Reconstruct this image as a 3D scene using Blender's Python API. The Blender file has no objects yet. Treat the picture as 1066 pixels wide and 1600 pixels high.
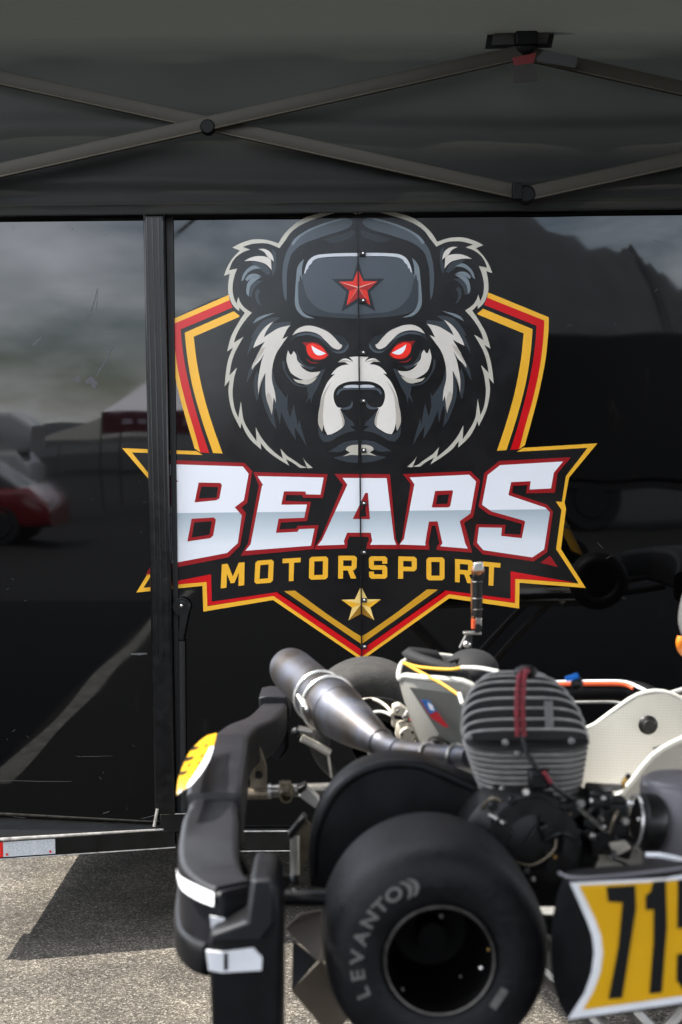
import bpy, math, random
from mathutils import Vector, Matrix
from mathutils.geometry import tessellate_polygon

random.seed(7)
R = math.radians
scene = bpy.context.scene
C = scene.collection

# ------------------------------------------------------------------ camera
CAM_H = 1.65
FPX = 2221.0                       # focal length in photo pixels (1066 x 1600)
HORIZON = 680.0
PITCH = math.atan((800 - HORIZON) / FPX)
ROLL = 0.010
cam_d = bpy.data.cameras.new('camera')
cam = bpy.data.objects.new('camera', cam_d)
C.objects.link(cam)
scene.camera = cam
Fw = Vector((0, math.cos(PITCH), -math.sin(PITCH)))
U0 = Vector((0, math.sin(PITCH), math.cos(PITCH)))
X0v = Vector((1, 0, 0))
Rt = X0v * math.cos(ROLL) - U0 * math.sin(ROLL)
Up = U0 * math.cos(ROLL) + X0v * math.sin(ROLL)
CAM_P = Vector((0, 0, CAM_H))
m = Matrix.Identity(4)
for i in range(3):
    m[i][0] = Rt[i]; m[i][1] = Up[i]; m[i][2] = -Fw[i]; m[i][3] = CAM_P[i]
cam.matrix_world = m
cam_d.sensor_fit = 'HORIZONTAL'
cam_d.sensor_width = 24.0
cam_d.lens = 24.0 * FPX / 1066.0
cam_d.clip_start = 0.05
cam_d.clip_end = 3000
cam_d.dof.use_dof = True
cam_d.dof.focus_distance = 4.6
cam_d.dof.aperture_fstop = 5.2

# ------------------------------------------------------------------ light
SUN_EL = 56.0
SUN_AZ = 4.0          # degrees behind the trailer wall's plane, sun stands to the left
world = bpy.data.worlds.new('World')
scene.world = world
world.use_nodes = True
wn = world.node_tree.nodes; wl = world.node_tree.links
for n in list(wn): wn.remove(n)
sky = wn.new('ShaderNodeTexSky'); sky.sky_type = 'NISHITA'; sky.sun_disc = False
sky.sun_elevation = R(SUN_EL); sky.sun_rotation = R(-90 + SUN_AZ)
sky.air_density = 1.0; sky.dust_density = 0.5
tc = wn.new('ShaderNodeTexCoord')
mp = wn.new('ShaderNodeMapping'); mp.inputs['Scale'].default_value = (1.0, 1.0, 3.4); mp.inputs['Location'].default_value = (0.35, 0.1, 1.2)
nz = wn.new('ShaderNodeTexNoise'); nz.inputs['Scale'].default_value = 2.1; nz.inputs['Detail'].default_value = 8; nz.inputs['Roughness'].default_value = 0.58
rp = wn.new('ShaderNodeValToRGB'); rp.color_ramp.elements[0].position = 0.36; rp.color_ramp.elements[1].position = 0.60
mix = wn.new('ShaderNodeMixRGB'); mix.inputs[2].default_value = (22.5, 23.2, 25.0, 1)   # bright thin cloud
bg = wn.new('ShaderNodeBackground'); bg.inputs['Strength'].default_value = 0.10
out = wn.new('ShaderNodeOutputWorld')
wl.new(tc.outputs['Generated'], mp.inputs[0]); wl.new(mp.outputs[0], nz.inputs['Vector'])
wl.new(nz.outputs['Fac'], rp.inputs[0]); wl.new(rp.outputs[0], mix.inputs[0])
wl.new(sky.outputs[0], mix.inputs[1]); wl.new(mix.outputs[0], bg.inputs[0]); wl.new(bg.outputs[0], out.inputs[0])

sd = bpy.data.lights.new('sun', 'SUN'); sd.energy = 4.6; sd.angle = R(0.5); sd.color = (1.0, 0.955, 0.88)
sun = bpy.data.objects.new('sun', sd); C.objects.link(sun)
to_sun = Vector((-math.cos(R(SUN_EL)) * math.cos(R(SUN_AZ)), math.cos(R(SUN_EL)) * math.sin(R(SUN_AZ)), math.sin(R(SUN_EL))))
sun.rotation_euler = to_sun.to_track_quat('Z', 'Y').to_euler()
sun.location = (-6, 0, 9)

vs = scene.view_settings
vs.view_transform = 'Standard'; vs.look = 'None'; vs.gamma = 1.0; vs.exposure = 1.2
vs.use_curve_mapping = False
scene.render.resolution_x = 682; scene.render.resolution_y = 1024

# ------------------------------------------------------------------ pixel -> place
def ray(px, py):
    return (Fw + Rt * ((px - 533.0) / FPX) + Up * ((800.0 - py) / FPX))
def W(px, py, Y):
    d = ray(px, py)
    return CAM_P + d * (Y / d.y)
def mpp(Y):                       # metres per photo pixel at depth Y
    return Y / FPX

# ------------------------------------------------------------------ materials
MATS = {}
def mat(name, col, rough=0.5, metal=0.0, spec=0.5, coat=0.0, nscale=0.0, namt=0.15, bump=0.0, bscale=80.0, coords='Object'):
    if name in MATS: return MATS[name]
    m = bpy.data.materials.new(name); m.use_nodes = True
    nt = m.node_tree; b = nt.nodes['Principled BSDF']
    b.inputs['Base Color'].default_value = (*col, 1)
    b.inputs['Roughness'].default_value = rough
    b.inputs['Metallic'].default_value = metal
    b.inputs['Specular IOR Level'].default_value = spec
    if coat: b.inputs['Coat Weight'].default_value = coat
    if nscale or bump:
        t = nt.nodes.new('ShaderNodeTexCoord')
    if nscale:
        n = nt.nodes.new('ShaderNodeTexNoise'); n.inputs['Scale'].default_value = nscale; n.inputs['Detail'].default_value = 6; n.inputs['Roughness'].default_value = 0.65
        nt.links.new(t.outputs[coords], n.inputs['Vector'])
        r = nt.nodes.new('ShaderNodeValToRGB')
        r.color_ramp.elements[0].position = 0.3; r.color_ramp.elements[1].position = 0.72
        r.color_ramp.elements[0].color = (*[c * (1 - namt) for c in col], 1)
        r.color_ramp.elements[1].color = (*[min(1, c * (1 + namt) + 0.01 * namt) for c in col], 1)
        nt.links.new(n.outputs['Fac'], r.inputs[0]); nt.links.new(r.outputs[0], b.inputs['Base Color'])
        mr = nt.nodes.new('ShaderNodeMapRange'); mr.inputs['To Min'].default_value = max(0.02, rough - 0.12); mr.inputs['To Max'].default_value = min(1, rough + 0.14)
        nt.links.new(n.outputs['Fac'], mr.inputs['Value']); nt.links.new(mr.outputs[0], b.inputs['Roughness'])
    if bump:
        n2 = nt.nodes.new('ShaderNodeTexNoise'); n2.inputs['Scale'].default_value = bscale; n2.inputs['Detail'].default_value = 3
        nt.links.new(t.outputs[coords], n2.inputs['Vector'])
        bp = nt.nodes.new('ShaderNodeBump'); bp.inputs['Strength'].default_value = bump; bp.inputs['Distance'].default_value = 0.002
        nt.links.new(n2.outputs['Fac'], bp.inputs['Height']); nt.links.new(bp.outputs[0], b.inputs['Normal'])
    MATS[name] = m
    return m

# ------------------------------------------------------------------ mesh helpers
def tag(o, label, cat, group=None, kind=None):
    if label: o['label'] = label
    if cat: o['category'] = cat
    if group: o['group'] = group
    if kind: o['kind'] = kind
    return o
def empty(name, loc, label=None, cat=None, group=None):
    o = bpy.data.objects.new(name, None); C.objects.link(o); o.location = loc; o.empty_display_size = 0.1
    return tag(o, label, cat, group)
def frame_from(d, hint=Vector((0, 0, 1))):
    d = d.normalized()
    s = d.cross(hint)
    if s.length < 1e-4: s = d.cross(Vector((0, 1, 0)))
    s.normalize()
    return s, s.cross(d).normalized()

class MB:
    def __init__(s): s.v = []; s.f = []
    def add(s, vs, fs):
        o = len(s.v); s.v += [Vector(p) for p in vs]; s.f += [tuple(i + o for i in f) for f in fs]; return s
    def box(s, c, size, rot=None):
        c = Vector(c); hx, hy, hz = [k / 2 for k in size]
        P = [Vector((x, y, z)) for x in (-hx, hx) for y in (-hy, hy) for z in (-hz, hz)]
        if rot is not None: P = [rot @ p for p in P]
        return s.add([c + p for p in P], [(0, 1, 3, 2), (4, 6, 7, 5), (0, 4, 5, 1), (2, 3, 7, 6), (0, 2, 6, 4), (1, 5, 7, 3)])
    def loft(s, rings, cap=True, closed=False):
        n = len(rings[0]); vs = [p for r in rings for p in r]; fs = []
        m_ = len(rings)
        for i in range(m_ - 1 + (1 if closed else 0)):
            a = i * n; b = ((i + 1) % m_) * n
            for j in range(n):
                k = (j + 1) % n
                fs.append((a + j, a + k, b + k, b + j))
        if cap and not closed:
            fs.append(tuple(range(n - 1, -1, -1))); fs.append(tuple((m_ - 1) * n + j for j in range(n)))
        return s.add(vs, fs)
    def sheet(s, grid):                                   # open grid of points
        m_ = len(grid); n = len(grid[0]); vs = [p for r in grid for p in r]; fs = []
        for i in range(m_ - 1):
            for j in range(n - 1):
                fs.append((i * n + j, i * n + j + 1, (i + 1) * n + j + 1, (i + 1) * n + j))
        return s.add(vs, fs)
    def tube(s, path, r, seg=12, cap=True, closed=False):
        path = [Vector(p) for p in path]; rings = []
        rs = r if isinstance(r, (list, tuple)) else [r] * len(path)
        prev = None
        for i, p in enumerate(path):
            if closed: d = path[(i + 1) % len(path)] - path[i - 1]
            else: d = path[min(i + 1, len(path) - 1)] - path[max(i - 1, 0)]
            d.normalize()
            if prev is None: a, b = frame_from(d)
            else:
                a = prev - d * prev.dot(d)
                a.normalize(); b = a.cross(d)
            prev = a
            rings.append([p + (a * math.cos(t) + b * math.sin(t)) * rs[i] for t in [2 * math.pi * k / seg for k in range(seg)]])
        return s.loft(rings, cap, closed)
    def lathe(s, prof, o, ax, seg=48, closed=False):       # prof: (r, t) along axis
        o = Vector(o); ax = Vector(ax).normalized(); a, b = frame_from(ax)
        rings = [[o + ax * t + (a * math.cos(q) + b * math.sin(q)) * max(r, 1e-5) for q in [2 * math.pi * k / seg for k in range(seg)]] for r, t in prof]
        return s.loft(rings, False, closed)
    def cyl(s, p, q, r, seg=20): return s.tube([p, q], r, seg)
    def prism(s, poly, d):                                 # poly: world points (planar), d: thickness vector
        d = Vector(d); poly = [Vector(p) for p in poly]; n = len(poly)
        tris = tessellate_polygon([poly])
        vs = poly + [p + d for p in poly]
        fs = [tuple(t) for t in tris] + [tuple(i + n for i in reversed(t)) for t in tris]
        fs += [(i, (i + 1) % n, (i + 1) % n + n, i + n) for i in range(n)]
        return s.add(vs, fs)
    def pprism(s, pts, Y, t):                              # polygon given in the photo's pixels on the plane y=Y, t thick
        return s.prism([W(x, y, Y) for x, y in pts], (0, t, 0))
    def sphere(s, c, r, seg=16, sc=(1, 1, 1)):
        c = Vector(c); rings = []
        for i in range(1, seg // 2):
            a = math.pi * i / (seg // 2)
            rings.append([c + Vector((math.sin(a) * math.cos(q) * r * sc[0], math.sin(a) * math.sin(q) * r * sc[1], math.cos(a) * r * sc[2])) for q in [2 * math.pi * k / seg for k in range(seg)]])
        return s.loft(rings)
    def build(s, name, m, parent=None, smooth=35, bevel=0, bseg=2, subsurf=0):
        me = bpy.data.meshes.new(name)
        o = bpy.data.objects.new(name, me); C.objects.link(o)
        inv = None
        if parent is not None:
            o.parent = parent
            base = parent
            off = Vector((0, 0, 0))
            while base is not None: off += base.location; base = base.parent
        else: off = Vector((0, 0, 0))
        me.from_pydata([tuple(p - off) for p in s.v], [], s.f)
        me.validate()
        import bmesh
        bm = bmesh.new(); bm.from_mesh(me); bmesh.ops.remove_doubles(bm, verts=bm.verts, dist=1e-6); bmesh.ops.recalc_face_normals(bm, faces=bm.faces); bm.to_mesh(me); bm.free()
        if smooth:
            me.polygons.foreach_set('use_smooth', [True] * len(me.polygons))
            me.set_sharp_from_angle(angle=R(smooth))
        if m is not None: me.materials.append(m if not isinstance(m, str) else MATS[m])
        if bevel:
            b = o.modifiers.new('bevel', 'BEVEL'); b.width = bevel; b.segments = bseg; b.limit_method = 'ANGLE'; b.angle_limit = R(40)
            b.harden_normals = False
        if subsurf:
            b = o.modifiers.new('sub', 'SUBSURF'); b.levels = subsurf; b.render_levels = subsurf
        return o

def catmull(pts, n=6, closed=False):
    pts = [Vector(p) for p in pts]; N = len(pts); res = []
    rng = range(N if closed else N - 1)
    for i in rng:
        g = (lambda k: pts[k % N]) if closed else (lambda k: pts[max(0, min(N - 1, k))])
        p0, p1, p2, p3 = g(i - 1), g(i), g(i + 1), g(i + 2)
        for k in range(n):
            t = k / n
            res.append(0.5 * ((2 * p1) + (p2 - p0) * t + (2 * p0 - 5 * p1 + 4 * p2 - p3) * t * t + (3 * p1 - p0 - 3 * p2 + p3) * t ** 3))
    if not closed: res.append(pts[-1])
    return res
def soften(pts, n=4, lim=42):           # smooth a closed 2-D outline, keeping the corners sharper than lim degrees
    P = [Vector((p[0], p[1])) for p in pts]; N = len(P); res = []
    def sharp(i):
        a = P[i] - P[i - 1]; b = P[(i + 1) % N] - P[i]
        if a.length < 1e-6 or b.length < 1e-6: return True
        return a.angle(b) > R(lim)
    S = [sharp(i) for i in range(N)]
    for i in range(N):
        p1, p2 = P[i], P[(i + 1) % N]
        t1 = (p2 - p1) if S[i] else (p2 - P[i - 1]) * 0.5
        t2 = (p2 - p1) if S[(i + 1) % N] else (P[(i + 2) % N] - p1) * 0.5
        L = (p2 - p1).length
        if t1.length > 1e-9: t1 = t1.normalized() * L
        if t2.length > 1e-9: t2 = t2.normalized() * L
        for k in range(n):
            t = k / n
            if (S[i] and S[(i + 1) % N]) and k: continue
            h = (2 * t ** 3 - 3 * t ** 2 + 1, t ** 3 - 2 * t ** 2 + t, -2 * t ** 3 + 3 * t ** 2, t ** 3 - t ** 2)
            q = p1 * h[0] + t1 * h[1] + p2 * h[2] + t2 * h[3]
            res.append((q.x, q.y))
    return res
def rrect_ring(c, a, b, w, h, rad, n=4):  # rounded rectangle ring, a,b unit axes
    res = []
    for sx, sy, q0 in ((1, 1, 0), (-1, 1, 90), (-1, -1, 180), (1, -1, 270)):
        for k in range(n + 1):
            q = R(q0 + 90 * k / n)
            res.append(c + a * (sx * (w / 2 - rad) + rad * math.cos(q)) + b * (sy * (h / 2 - rad) + rad * math.sin(q)))
    return res
# ================================================================== materials used throughout
def asphalt_mat():
    m = bpy.data.materials.new('asphalt'); m.use_nodes = True; nt = m.node_tree; b = nt.nodes['Principled BSDF']
    t = nt.nodes.new('ShaderNodeTexCoord')
    v = nt.nodes.new('ShaderNodeTexVoronoi'); v.inputs['Scale'].default_value = 185
    n = nt.nodes.new('ShaderNodeTexNoise'); n.inputs['Scale'].default_value = 3.4; n.inputs['Detail'].default_value = 9; n.inputs['Roughness'].default_value = 0.62
    n2 = nt.nodes.new('ShaderNodeTexNoise'); n2.inputs['Scale'].default_value = 260; n2.inputs['Detail'].default_value = 2
    for q in (v, n, n2): nt.links.new(t.outputs['Object'], q.inputs['Vector'])
    sep = nt.nodes.new('ShaderNodeSeparateColor'); nt.links.new(v.outputs['Color'], sep.inputs[0])
    r = nt.nodes.new('ShaderNodeValToRGB'); cr = r.color_ramp
    cr.elements[0].position = 0.0; cr.elements[0].color = (0.052, 0.047, 0.040, 1)
    cr.elements[1].position = 1.0; cr.elements[1].color = (0.33, 0.302, 0.26, 1)
    e = cr.elements.new(0.45); e.color = (0.112, 0.102, 0.087, 1)
    e = cr.elements.new(0.8); e.color = (0.16, 0.145, 0.124, 1)
    nt.links.new(sep.outputs[0], r.inputs[0])
    mx = nt.nodes.new('ShaderNodeMixRGB'); mx.blend_type = 'MULTIPLY'; mx.inputs[0].default_value = 1
    r2 = nt.nodes.new('ShaderNodeValToRGB'); r2.color_ramp.elements[0].position = 0.3; r2.color_ramp.elements[1].position = 0.7
    r2.color_ramp.elements[0].color = (0.58, 0.58, 0.585, 1); r2.color_ramp.elements[1].color = (1.28, 1.25, 1.20, 1)
    nt.links.new(n.outputs['Fac'], r2.inputs[0]); nt.links.new(r.outputs[0], mx.inputs[1]); nt.links.new(r2.outputs[0], mx.inputs[2])
    nt.links.new(mx.outputs[0], b.inputs['Base Color'])
    b.inputs['Roughness'].default_value = 0.95; b.inputs['Specular IOR Level'].default_value = 0.08
    ad = nt.nodes.new('ShaderNodeMath'); ad.operation = 'ADD'
    nt.links.new(v.outputs['Distance'], ad.inputs[0]); nt.links.new(n2.outputs['Fac'], ad.inputs[1])
    bp = nt.nodes.new('ShaderNodeBump'); bp.inputs['Strength'].default_value = 0.9; bp.inputs['Distance'].default_value = 0.004
    nt.links.new(ad.outputs[0], bp.inputs['Height']); nt.links.new(bp.outputs[0], b.inputs['Normal'])
    return m
ASPH = asphalt_mat()
g = MB(); N = 24
g.sheet([[Vector((x, y, 0)) for x in (-1500, -60, -12, 12, 60, 1500)] for y in (-1500, -60, -12, 12, 60, 1500)])
ground = g.build('ground', ASPH, smooth=0); ground['kind'] = 'structure'

mat('sunlit_tone', (0.13, 0.126, 0.115), 0.8, nscale=9, namt=0.6)
mat('faded_line', (0.135, 0.12, 0.098), 0.9, nscale=120, namt=0.5)
mat('shaded_asphalt', (0.011, 0.011, 0.011), 0.9, spec=0.1, nscale=160, namt=0.5, bump=0.6, bscale=300)  # shade on the ground behind the camera put into a darker asphalt colour
l = MB(); l.sheet([[Vector((-1.70 + .02 * math.sin(y * 2), y, 0.008)), Vector((-1.595 + .015 * math.sin(y * 3 + 1), y, 0.008))] for y in [-6 + .285 * k for k in range(31)]])  # pale strip painted in for sunlit ground between canopy shadows
l2 = MB(); l2.sheet([[Vector((x, y, 0.004)) for x in (-160, -40, -10, 10, 40, 160)] for y in (-200, -60, -10, 3.35)]); o = l2.build('shaded_ground', 'shaded_asphalt', smooth=0); o['kind'] = 'structure'
o = l.build('sunlit_strip', 'sunlit_tone', smooth=0); o['kind'] = 'structure'
# ------------------------------------------------------------------ hills behind the camera (mirrored in the black wall)
mat('hill_hazed_forest', (0.013, 0.0165, 0.0185), 0.95, nscale=0.05, namt=0.5)  # forest colour with bluish distance haze mixed in
D = 4.62                                     # depth of the trailer wall
def mirror_pt(px, py, R_):                   # a place behind the camera, R_ metres back, seen by reflection at that pixel
    d = ray(px, py); t = (2 * D + R_) / d.y
    p = CAM_P + d * t
    return Vector((p.x, -R_, p.z))
ridge = [(-900, 600), (-500, 618), (-200, 664), (0, 668), (150, 668), (260, 660), (340, 620), (420, 520), (500, 430), (580, 370), (660, 340), (740, 330), (790, 341), (850, 364), (905, 396), (950, 408), (965, 412), (972, 404), (979, 416), (1010, 440), (1040, 450), (1075, 452), (1200, 420), (1400, 470), (1800, 560), (2400, 620)]
gr = []
rr = catmull([Vector((x, y, 0)) for x, y in ridge], 3)
for q in rr:
    top = mirror_pt(q.x, q.y, 420)
    jit = random.uniform(-0.5, 0.7)
    gr.append([Vector((top.x * (1 - 0.12 * k), -420 + 60 * k, max(-1, (top.z + (jit if k == 0 else random.uniform(-2, 2) * (k < 5))) * (1 - (k / 5.0) ** 1.4)))) for k in range(6)] )
    gr[-1] = [Vector((top.x * 1.1, -470, -1))] + gr[-1]
h = MB(); h.sheet(gr); o = h.build('hills', 'hill_hazed_forest', smooth=60); o['kind'] = 'structure'
# ================================================================== the black enclosed trailer
def gloss_black():
    m = bpy.data.materials.new('trailer_gloss_black'); m.use_nodes = True; nt = m.node_tree; b = nt.nodes['Principled BSDF']
    t = nt.nodes.new('ShaderNodeTexCoord')
    b.inputs['Base Color'].default_value = (0.0012, 0.0012, 0.0013, 1)
    b.inputs['IOR'].default_value = 1.66
    n = nt.nodes.new('ShaderNodeTexNoise'); n.inputs['Scale'].default_value = 3.2; n.inputs['Detail'].default_value = 9; n.inputs['Roughness'].default_value = 0.7
    nt.links.new(t.outputs['Object'], n.inputs['Vector'])
    mr = nt.nodes.new('ShaderNodeMapRange'); mr.inputs['From Min'].default_value = 0.35; mr.inputs['From Max'].default_value = 0.75; mr.inputs['To Min'].default_value = 0.008; mr.inputs['To Max'].default_value = 0.05
    nt.links.new(n.outputs['Fac'], mr.inputs['Value']); nt.links.new(mr.outputs[0], b.inputs['Roughness'])
    # dusty smears with a shape of their own
    mp = nt.nodes.new('ShaderNodeMapping'); mp.inputs['Scale'].default_value = (7, 1, 3); mp.inputs['Rotation'].default_value = (0, 0.5, 0)
    nt.links.new(t.outputs['Object'], mp.inputs[0])
    n3 = nt.nodes.new('ShaderNodeTexNoise'); n3.inputs['Scale'].default_value = 1.7; n3.inputs['Detail'].default_value = 10; n3.inputs['Roughness'].default_value = 0.72
    nt.links.new(mp.outputs[0], n3.inputs['Vector'])
    r3 = nt.nodes.new('ShaderNodeValToRGB'); r3.color_ramp.elements[0].position = 0.60; r3.color_ramp.elements[1].position = 0.80
    r3.color_ramp.elements[0].color = (0.0012, 0.0012, 0.0013, 1); r3.color_ramp.elements[1].color = (0.012, 0.011, 0.010, 1)
    nt.links.new(n3.outputs['Fac'], r3.inputs[0]); nt.links.new(r3.outputs[0], b.inputs['Base Color'])
    n2 = nt.nodes.new('ShaderNodeTexNoise'); n2.inputs['Scale'].default_value = 2.2; n2.inputs['Detail'].default_value = 1
    nt.links.new(t.outputs['Object'], n2.inputs['Vector'])
    bp = nt.nodes.new('ShaderNodeBump'); bp.inputs['Strength'].default_value = 0.055; bp.inputs['Distance'].default_value = 0.02
    nt.links.new(n2.outputs['Fac'], bp.inputs['Height']); nt.links.new(bp.outputs[0], b.inputs['Normal'])
    return m
GLOSS = gloss_black(); MATS['gloss'] = GLOSS
mat('trim_black', (0.004, 0.004, 0.004), 0.3, spec=0.3, nscale=20, namt=0.3)
mat('trim_satin', (0.004, 0.004, 0.0042), 0.22, spec=0.4, nscale=30, namt=0.3)
mat('pale_edge', (0.42, 0.40, 0.37), 0.45, metal=0.6, nscale=40, namt=0.5)
mat('rubber_black', (0.006, 0.006, 0.006), 0.7)
mat('screw_steel', (0.75, 0.73, 0.70), 0.25, metal=1.0)

XH = W(252, 680, D).x                 # fold line under the post
YAW = 0.0
def wall_y(x):                        # the left section is turned a little towards us
    return D if x >= XH else D - math.tan(YAW) * (XH - x)
def onwall(px, py, lift=0.0):
    p = W(px, py, D)
    if p.x < XH:
        d = ray(px, py)
        # intersect with y = D - tan*(XH-x)
        t = (D - math.tan(YAW) * XH) / (d.y - math.tan(YAW) * d.x)
        p = CAM_P + d * t
    return Vector((p.x, p.y - lift, p.z))

trailer = empty('enclosed_trailer', (0.5, D, 0), 'glossy black enclosed race trailer with bear shield emblem on its side wall', 'trailer')
XL = -1.285; XR = 4.6; ZB = 0.32; ZT = 2.62
SEAM = W(562.2, 690, D).x
def wall(x0, x1):
    b = MB(); th = 0.03
    b.prism([Vector((x0, wall_y(x0), ZB)), Vector((x1, wall_y(x1), ZB)), Vector((x1, wall_y(x1), ZT)), Vector((x0, wall_y(x0), ZT))], (0, th, 0))
    return b.build('wall_panel', GLOSS, trailer, smooth=0)
XG = W(270, 680, D).x
wall(XL, XH - 0.001); wall(XH + 0.001, SEAM - 0.0015); wall(SEAM + 0.0015, W(1400, 690, D).x); wall(W(1400, 690, D).x + 0.003, XR)
# body shell behind the wall: ends, back, roof, floor
b = MB()
b.box(((XL + XR) / 2, D + 1.25, ZT + 0.02), (XR - XL, 2.4, 0.04)); o = b.build('roof', 'trim_satin', trailer, bevel=0.01)
b = MB(); b.box(((XL + XR) / 2, D + 2.43, (ZB + ZT) / 2), (XR - XL, 0.04, ZT - ZB)); b.box(((XL + XR) / 2, D + 2.44, .18), (XR - XL, .03, .26)); b.build('back_wall', GLOSS, trailer)  # lower box is an added skirt, blocks light under the trailer
b = MB(); b.box((XL + 0.03, D + 1.24, (ZB + ZT) / 2), (0.04, 2.4, ZT - ZB - 0.02)); b.build('end_wall', GLOSS, trailer)
b = MB(); b.box((XR - 0.03, D + 1.24, (ZB + ZT) / 2), (0.04, 2.3, ZT - ZB - 0.02)); b.build('end_wall', GLOSS, trailer)
b = MB(); b.box(((XL + XR) / 2, D + 1.22, 0.345), (XR - XL - 0.1, 2.3, 0.05)); b.build('floor', 'trim_black', trailer)
# bottom rails : left piece follows the turned section
zr0 = W(20, 1339, 4.50).z; zr1 = W(20, 1311, 4.50).z
def flare(x): return 0.03 + 0.12 * max(0.0, (xb_ - x) / (xb_ + 1.14))
xa_, xb_ = XL, W(276, 1320, D).x
def rail(xa, xb, z0, z1, lift=0.03):
    b = MB()
    if lift == 0.03:
        return b.prism([Vector((xa, D - flare(xa), z0)), Vector((xb, D - 0.03, z0)), Vector((xb, D + 0.05, z0)), Vector((xa, D + 0.05, z0))], (0, 0, z1 - z0))
    b.prism([Vector((xa, wall_y(xa) - lift, z0)), Vector((xb, wall_y(xb) - lift, z0)), Vector((xb, wall_y(xb) - lift, z1)), Vector((xa, wall_y(xa) - lift, z1))], (0, lift + 0.05, 0))
    return b
rail(xa_, xb_ - 0.001, zr0, zr1).build('bottom_rail', 'trim_black', trailer, bevel=0.004)
b = MB(); b.tube([Vector((xa_, D - flare(xa_) - 0.003, zr1 + 0.006)), Vector((W(258, 1298, D).x, D - flare(W(258, 1298, D).x) - 0.003, zr1 + 0.004))], [0.007, 0.0035], 8); b.build('rail_ledge', 'pale_edge', trailer)  # bright line of the lit ledge put into a pale tube, thicker leftwards
b = MB(); b.tube([Vector((xa_, D - flare(xa_) - 0.003, zr0)), Vector((xb_, D - 0.033, zr0))], 0.0022, 6); b.build('rail_lip', 'pale_edge', trailer)
zr2 = W(420, 1326, D).z; zr3 = W(420, 1296, D).z
rail(xb_ + 0.001, XR, zr2, zr3, 0.024).build('bottom_rail', 'trim_black', trailer, bevel=0.004)
b = MB(); b.tube([Vector((xb_ + 0.05, D - 0.027, zr3 + 0.002)), Vector((1.2, D - 0.027, zr3 - 0.002))], 0.0028, 6); b.build('rail_ledge', 'pale_edge', trailer)
b = MB(); b.tube([Vector((xb_ + 0.05, D - 0.027, zr2)), Vector((1.2, D - 0.027, zr2 - 0.002))], 0.002, 6); b.build('rail_lip', 'pale_edge', trailer)
b = MB(); b.prism([onwall(252, 1268, .035), onwall(292, 1267, .035), onwall(292, 1295, .035), onwall(252, 1297, .035)], (0, 0.03, 0)); b.build('sill_block', 'trim_black', trailer, bevel=0.003)
b = MB(); b.tube([onwall(252, 1268, .036), onwall(292, 1267, .036)], 0.0016, 6); b.build('sill_edge', 'pale_edge', trailer)
# post with ribs and the dark rubber gap beside it
def vstrip(xtop0, xtop1, xbot0, xbot1, y0, y1, lift, th, name, m, bev=0.004):
    a = [onwall(xtop0, y0), onwall(xtop1, y0), onwall(xbot1, y1), onwall(xbot0, y1)]
    yy = D - lift
    a = [Vector((p.x, yy, p.z)) for p in a]
    bb = MB(); bb.prism(a, (0, th, 0)); return bb.build(name, m, trailer, bevel=bev)
post = vstrip(225, 258, 244, 276, 262, 1268, 0.044, 0.042, 'corner_post', 'trim_satin', 0.006)
for f in (0.16, 0.42, 0.70):
    xt = 225 + 33 * f; xb = 244 + 32 * f
    bb = MB(); yy = D - 0.0455
    p, q = onwall(xt, 262), onwall(xb, 1030)
    bb.tube([Vector((p.x, yy, p.z)), Vector((q.x, yy, q.z))], 0.0022, 6); bb.build('post_rib', 'trim_satin', post)
vstrip(259, 270, 277, 283, 262, 1268, 0.012, 0.01, 'door_gasket', 'rubber_black', 0)
# seam between the two door leaves with its row of screwed brackets
bb = MB(); bb.box((SEAM, D - 0.0075, 1.5), (0.0042, 0.006, 2.2)); bb.build('seam_strip', 'trim_satin', trailer)
for py in (397, 470.5, 551.5, 627, 704, 786.5, 863, 937.5, 1010):
    c = W(566.5 + (py - 397) * 0.0035, py, D)
    bb = MB(); bb.box((c.x, D - 0.010, c.z), (0.021, 0.006, 0.015)); k = bb.build('seam_bracket', 'rubber_black', trailer, bevel=0.002)
    bb = MB(); bb.sphere((c.x + 0.002, D - 0.0135, c.z + 0.001), 0.0042, 10, (1, .6, 1)); bb.build('screw', 'screw_steel', k)
# latch beside the post
bb = MB()
bb.lathe([(0.0001, 0), (0.030, 0), (0.030, 0.014), (0.0001, 0.014)], W(285, 947, D) - Vector((0, 0.028, 0)), (0, 1, 0), 28)
latch = bb.build('latch_handle', 'trim_black', trailer, bevel=0.002)
bb = MB(); bb.prism([Vector((p.x, D - 0.03, p.z)) for p in (W(283, 936, D), W(297, 941, D), W(296, 960, D), W(288, 1000, D), W(280, 998, D), W(282, 960, D))], (0, 0.012, 0)); bb.build('lever', 'trim_black', latch, bevel=0.003)
bb = MB(); bb.sphere(W(285, 944.5, D) - Vector((0, 0.030, 0)), 0.0062, 10); bb.build('rivet', 'screw_steel', latch)
bb = MB(); bb.tube([W(285, 1000, D) - Vector((0, .02, 0)), W(287, 1290, D) - Vector((0, .02, 0))], 0.011, 10); bb.build('lock_rod', 'rubber_black', trailer)
bb = MB(); bb.tube([onwall(249, 1258, .05), onwall(247, 1268, .05), onwall(244, 1285, .05)], 0.005, 8); bb.build('hook', 'pale_edge', trailer)
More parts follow.
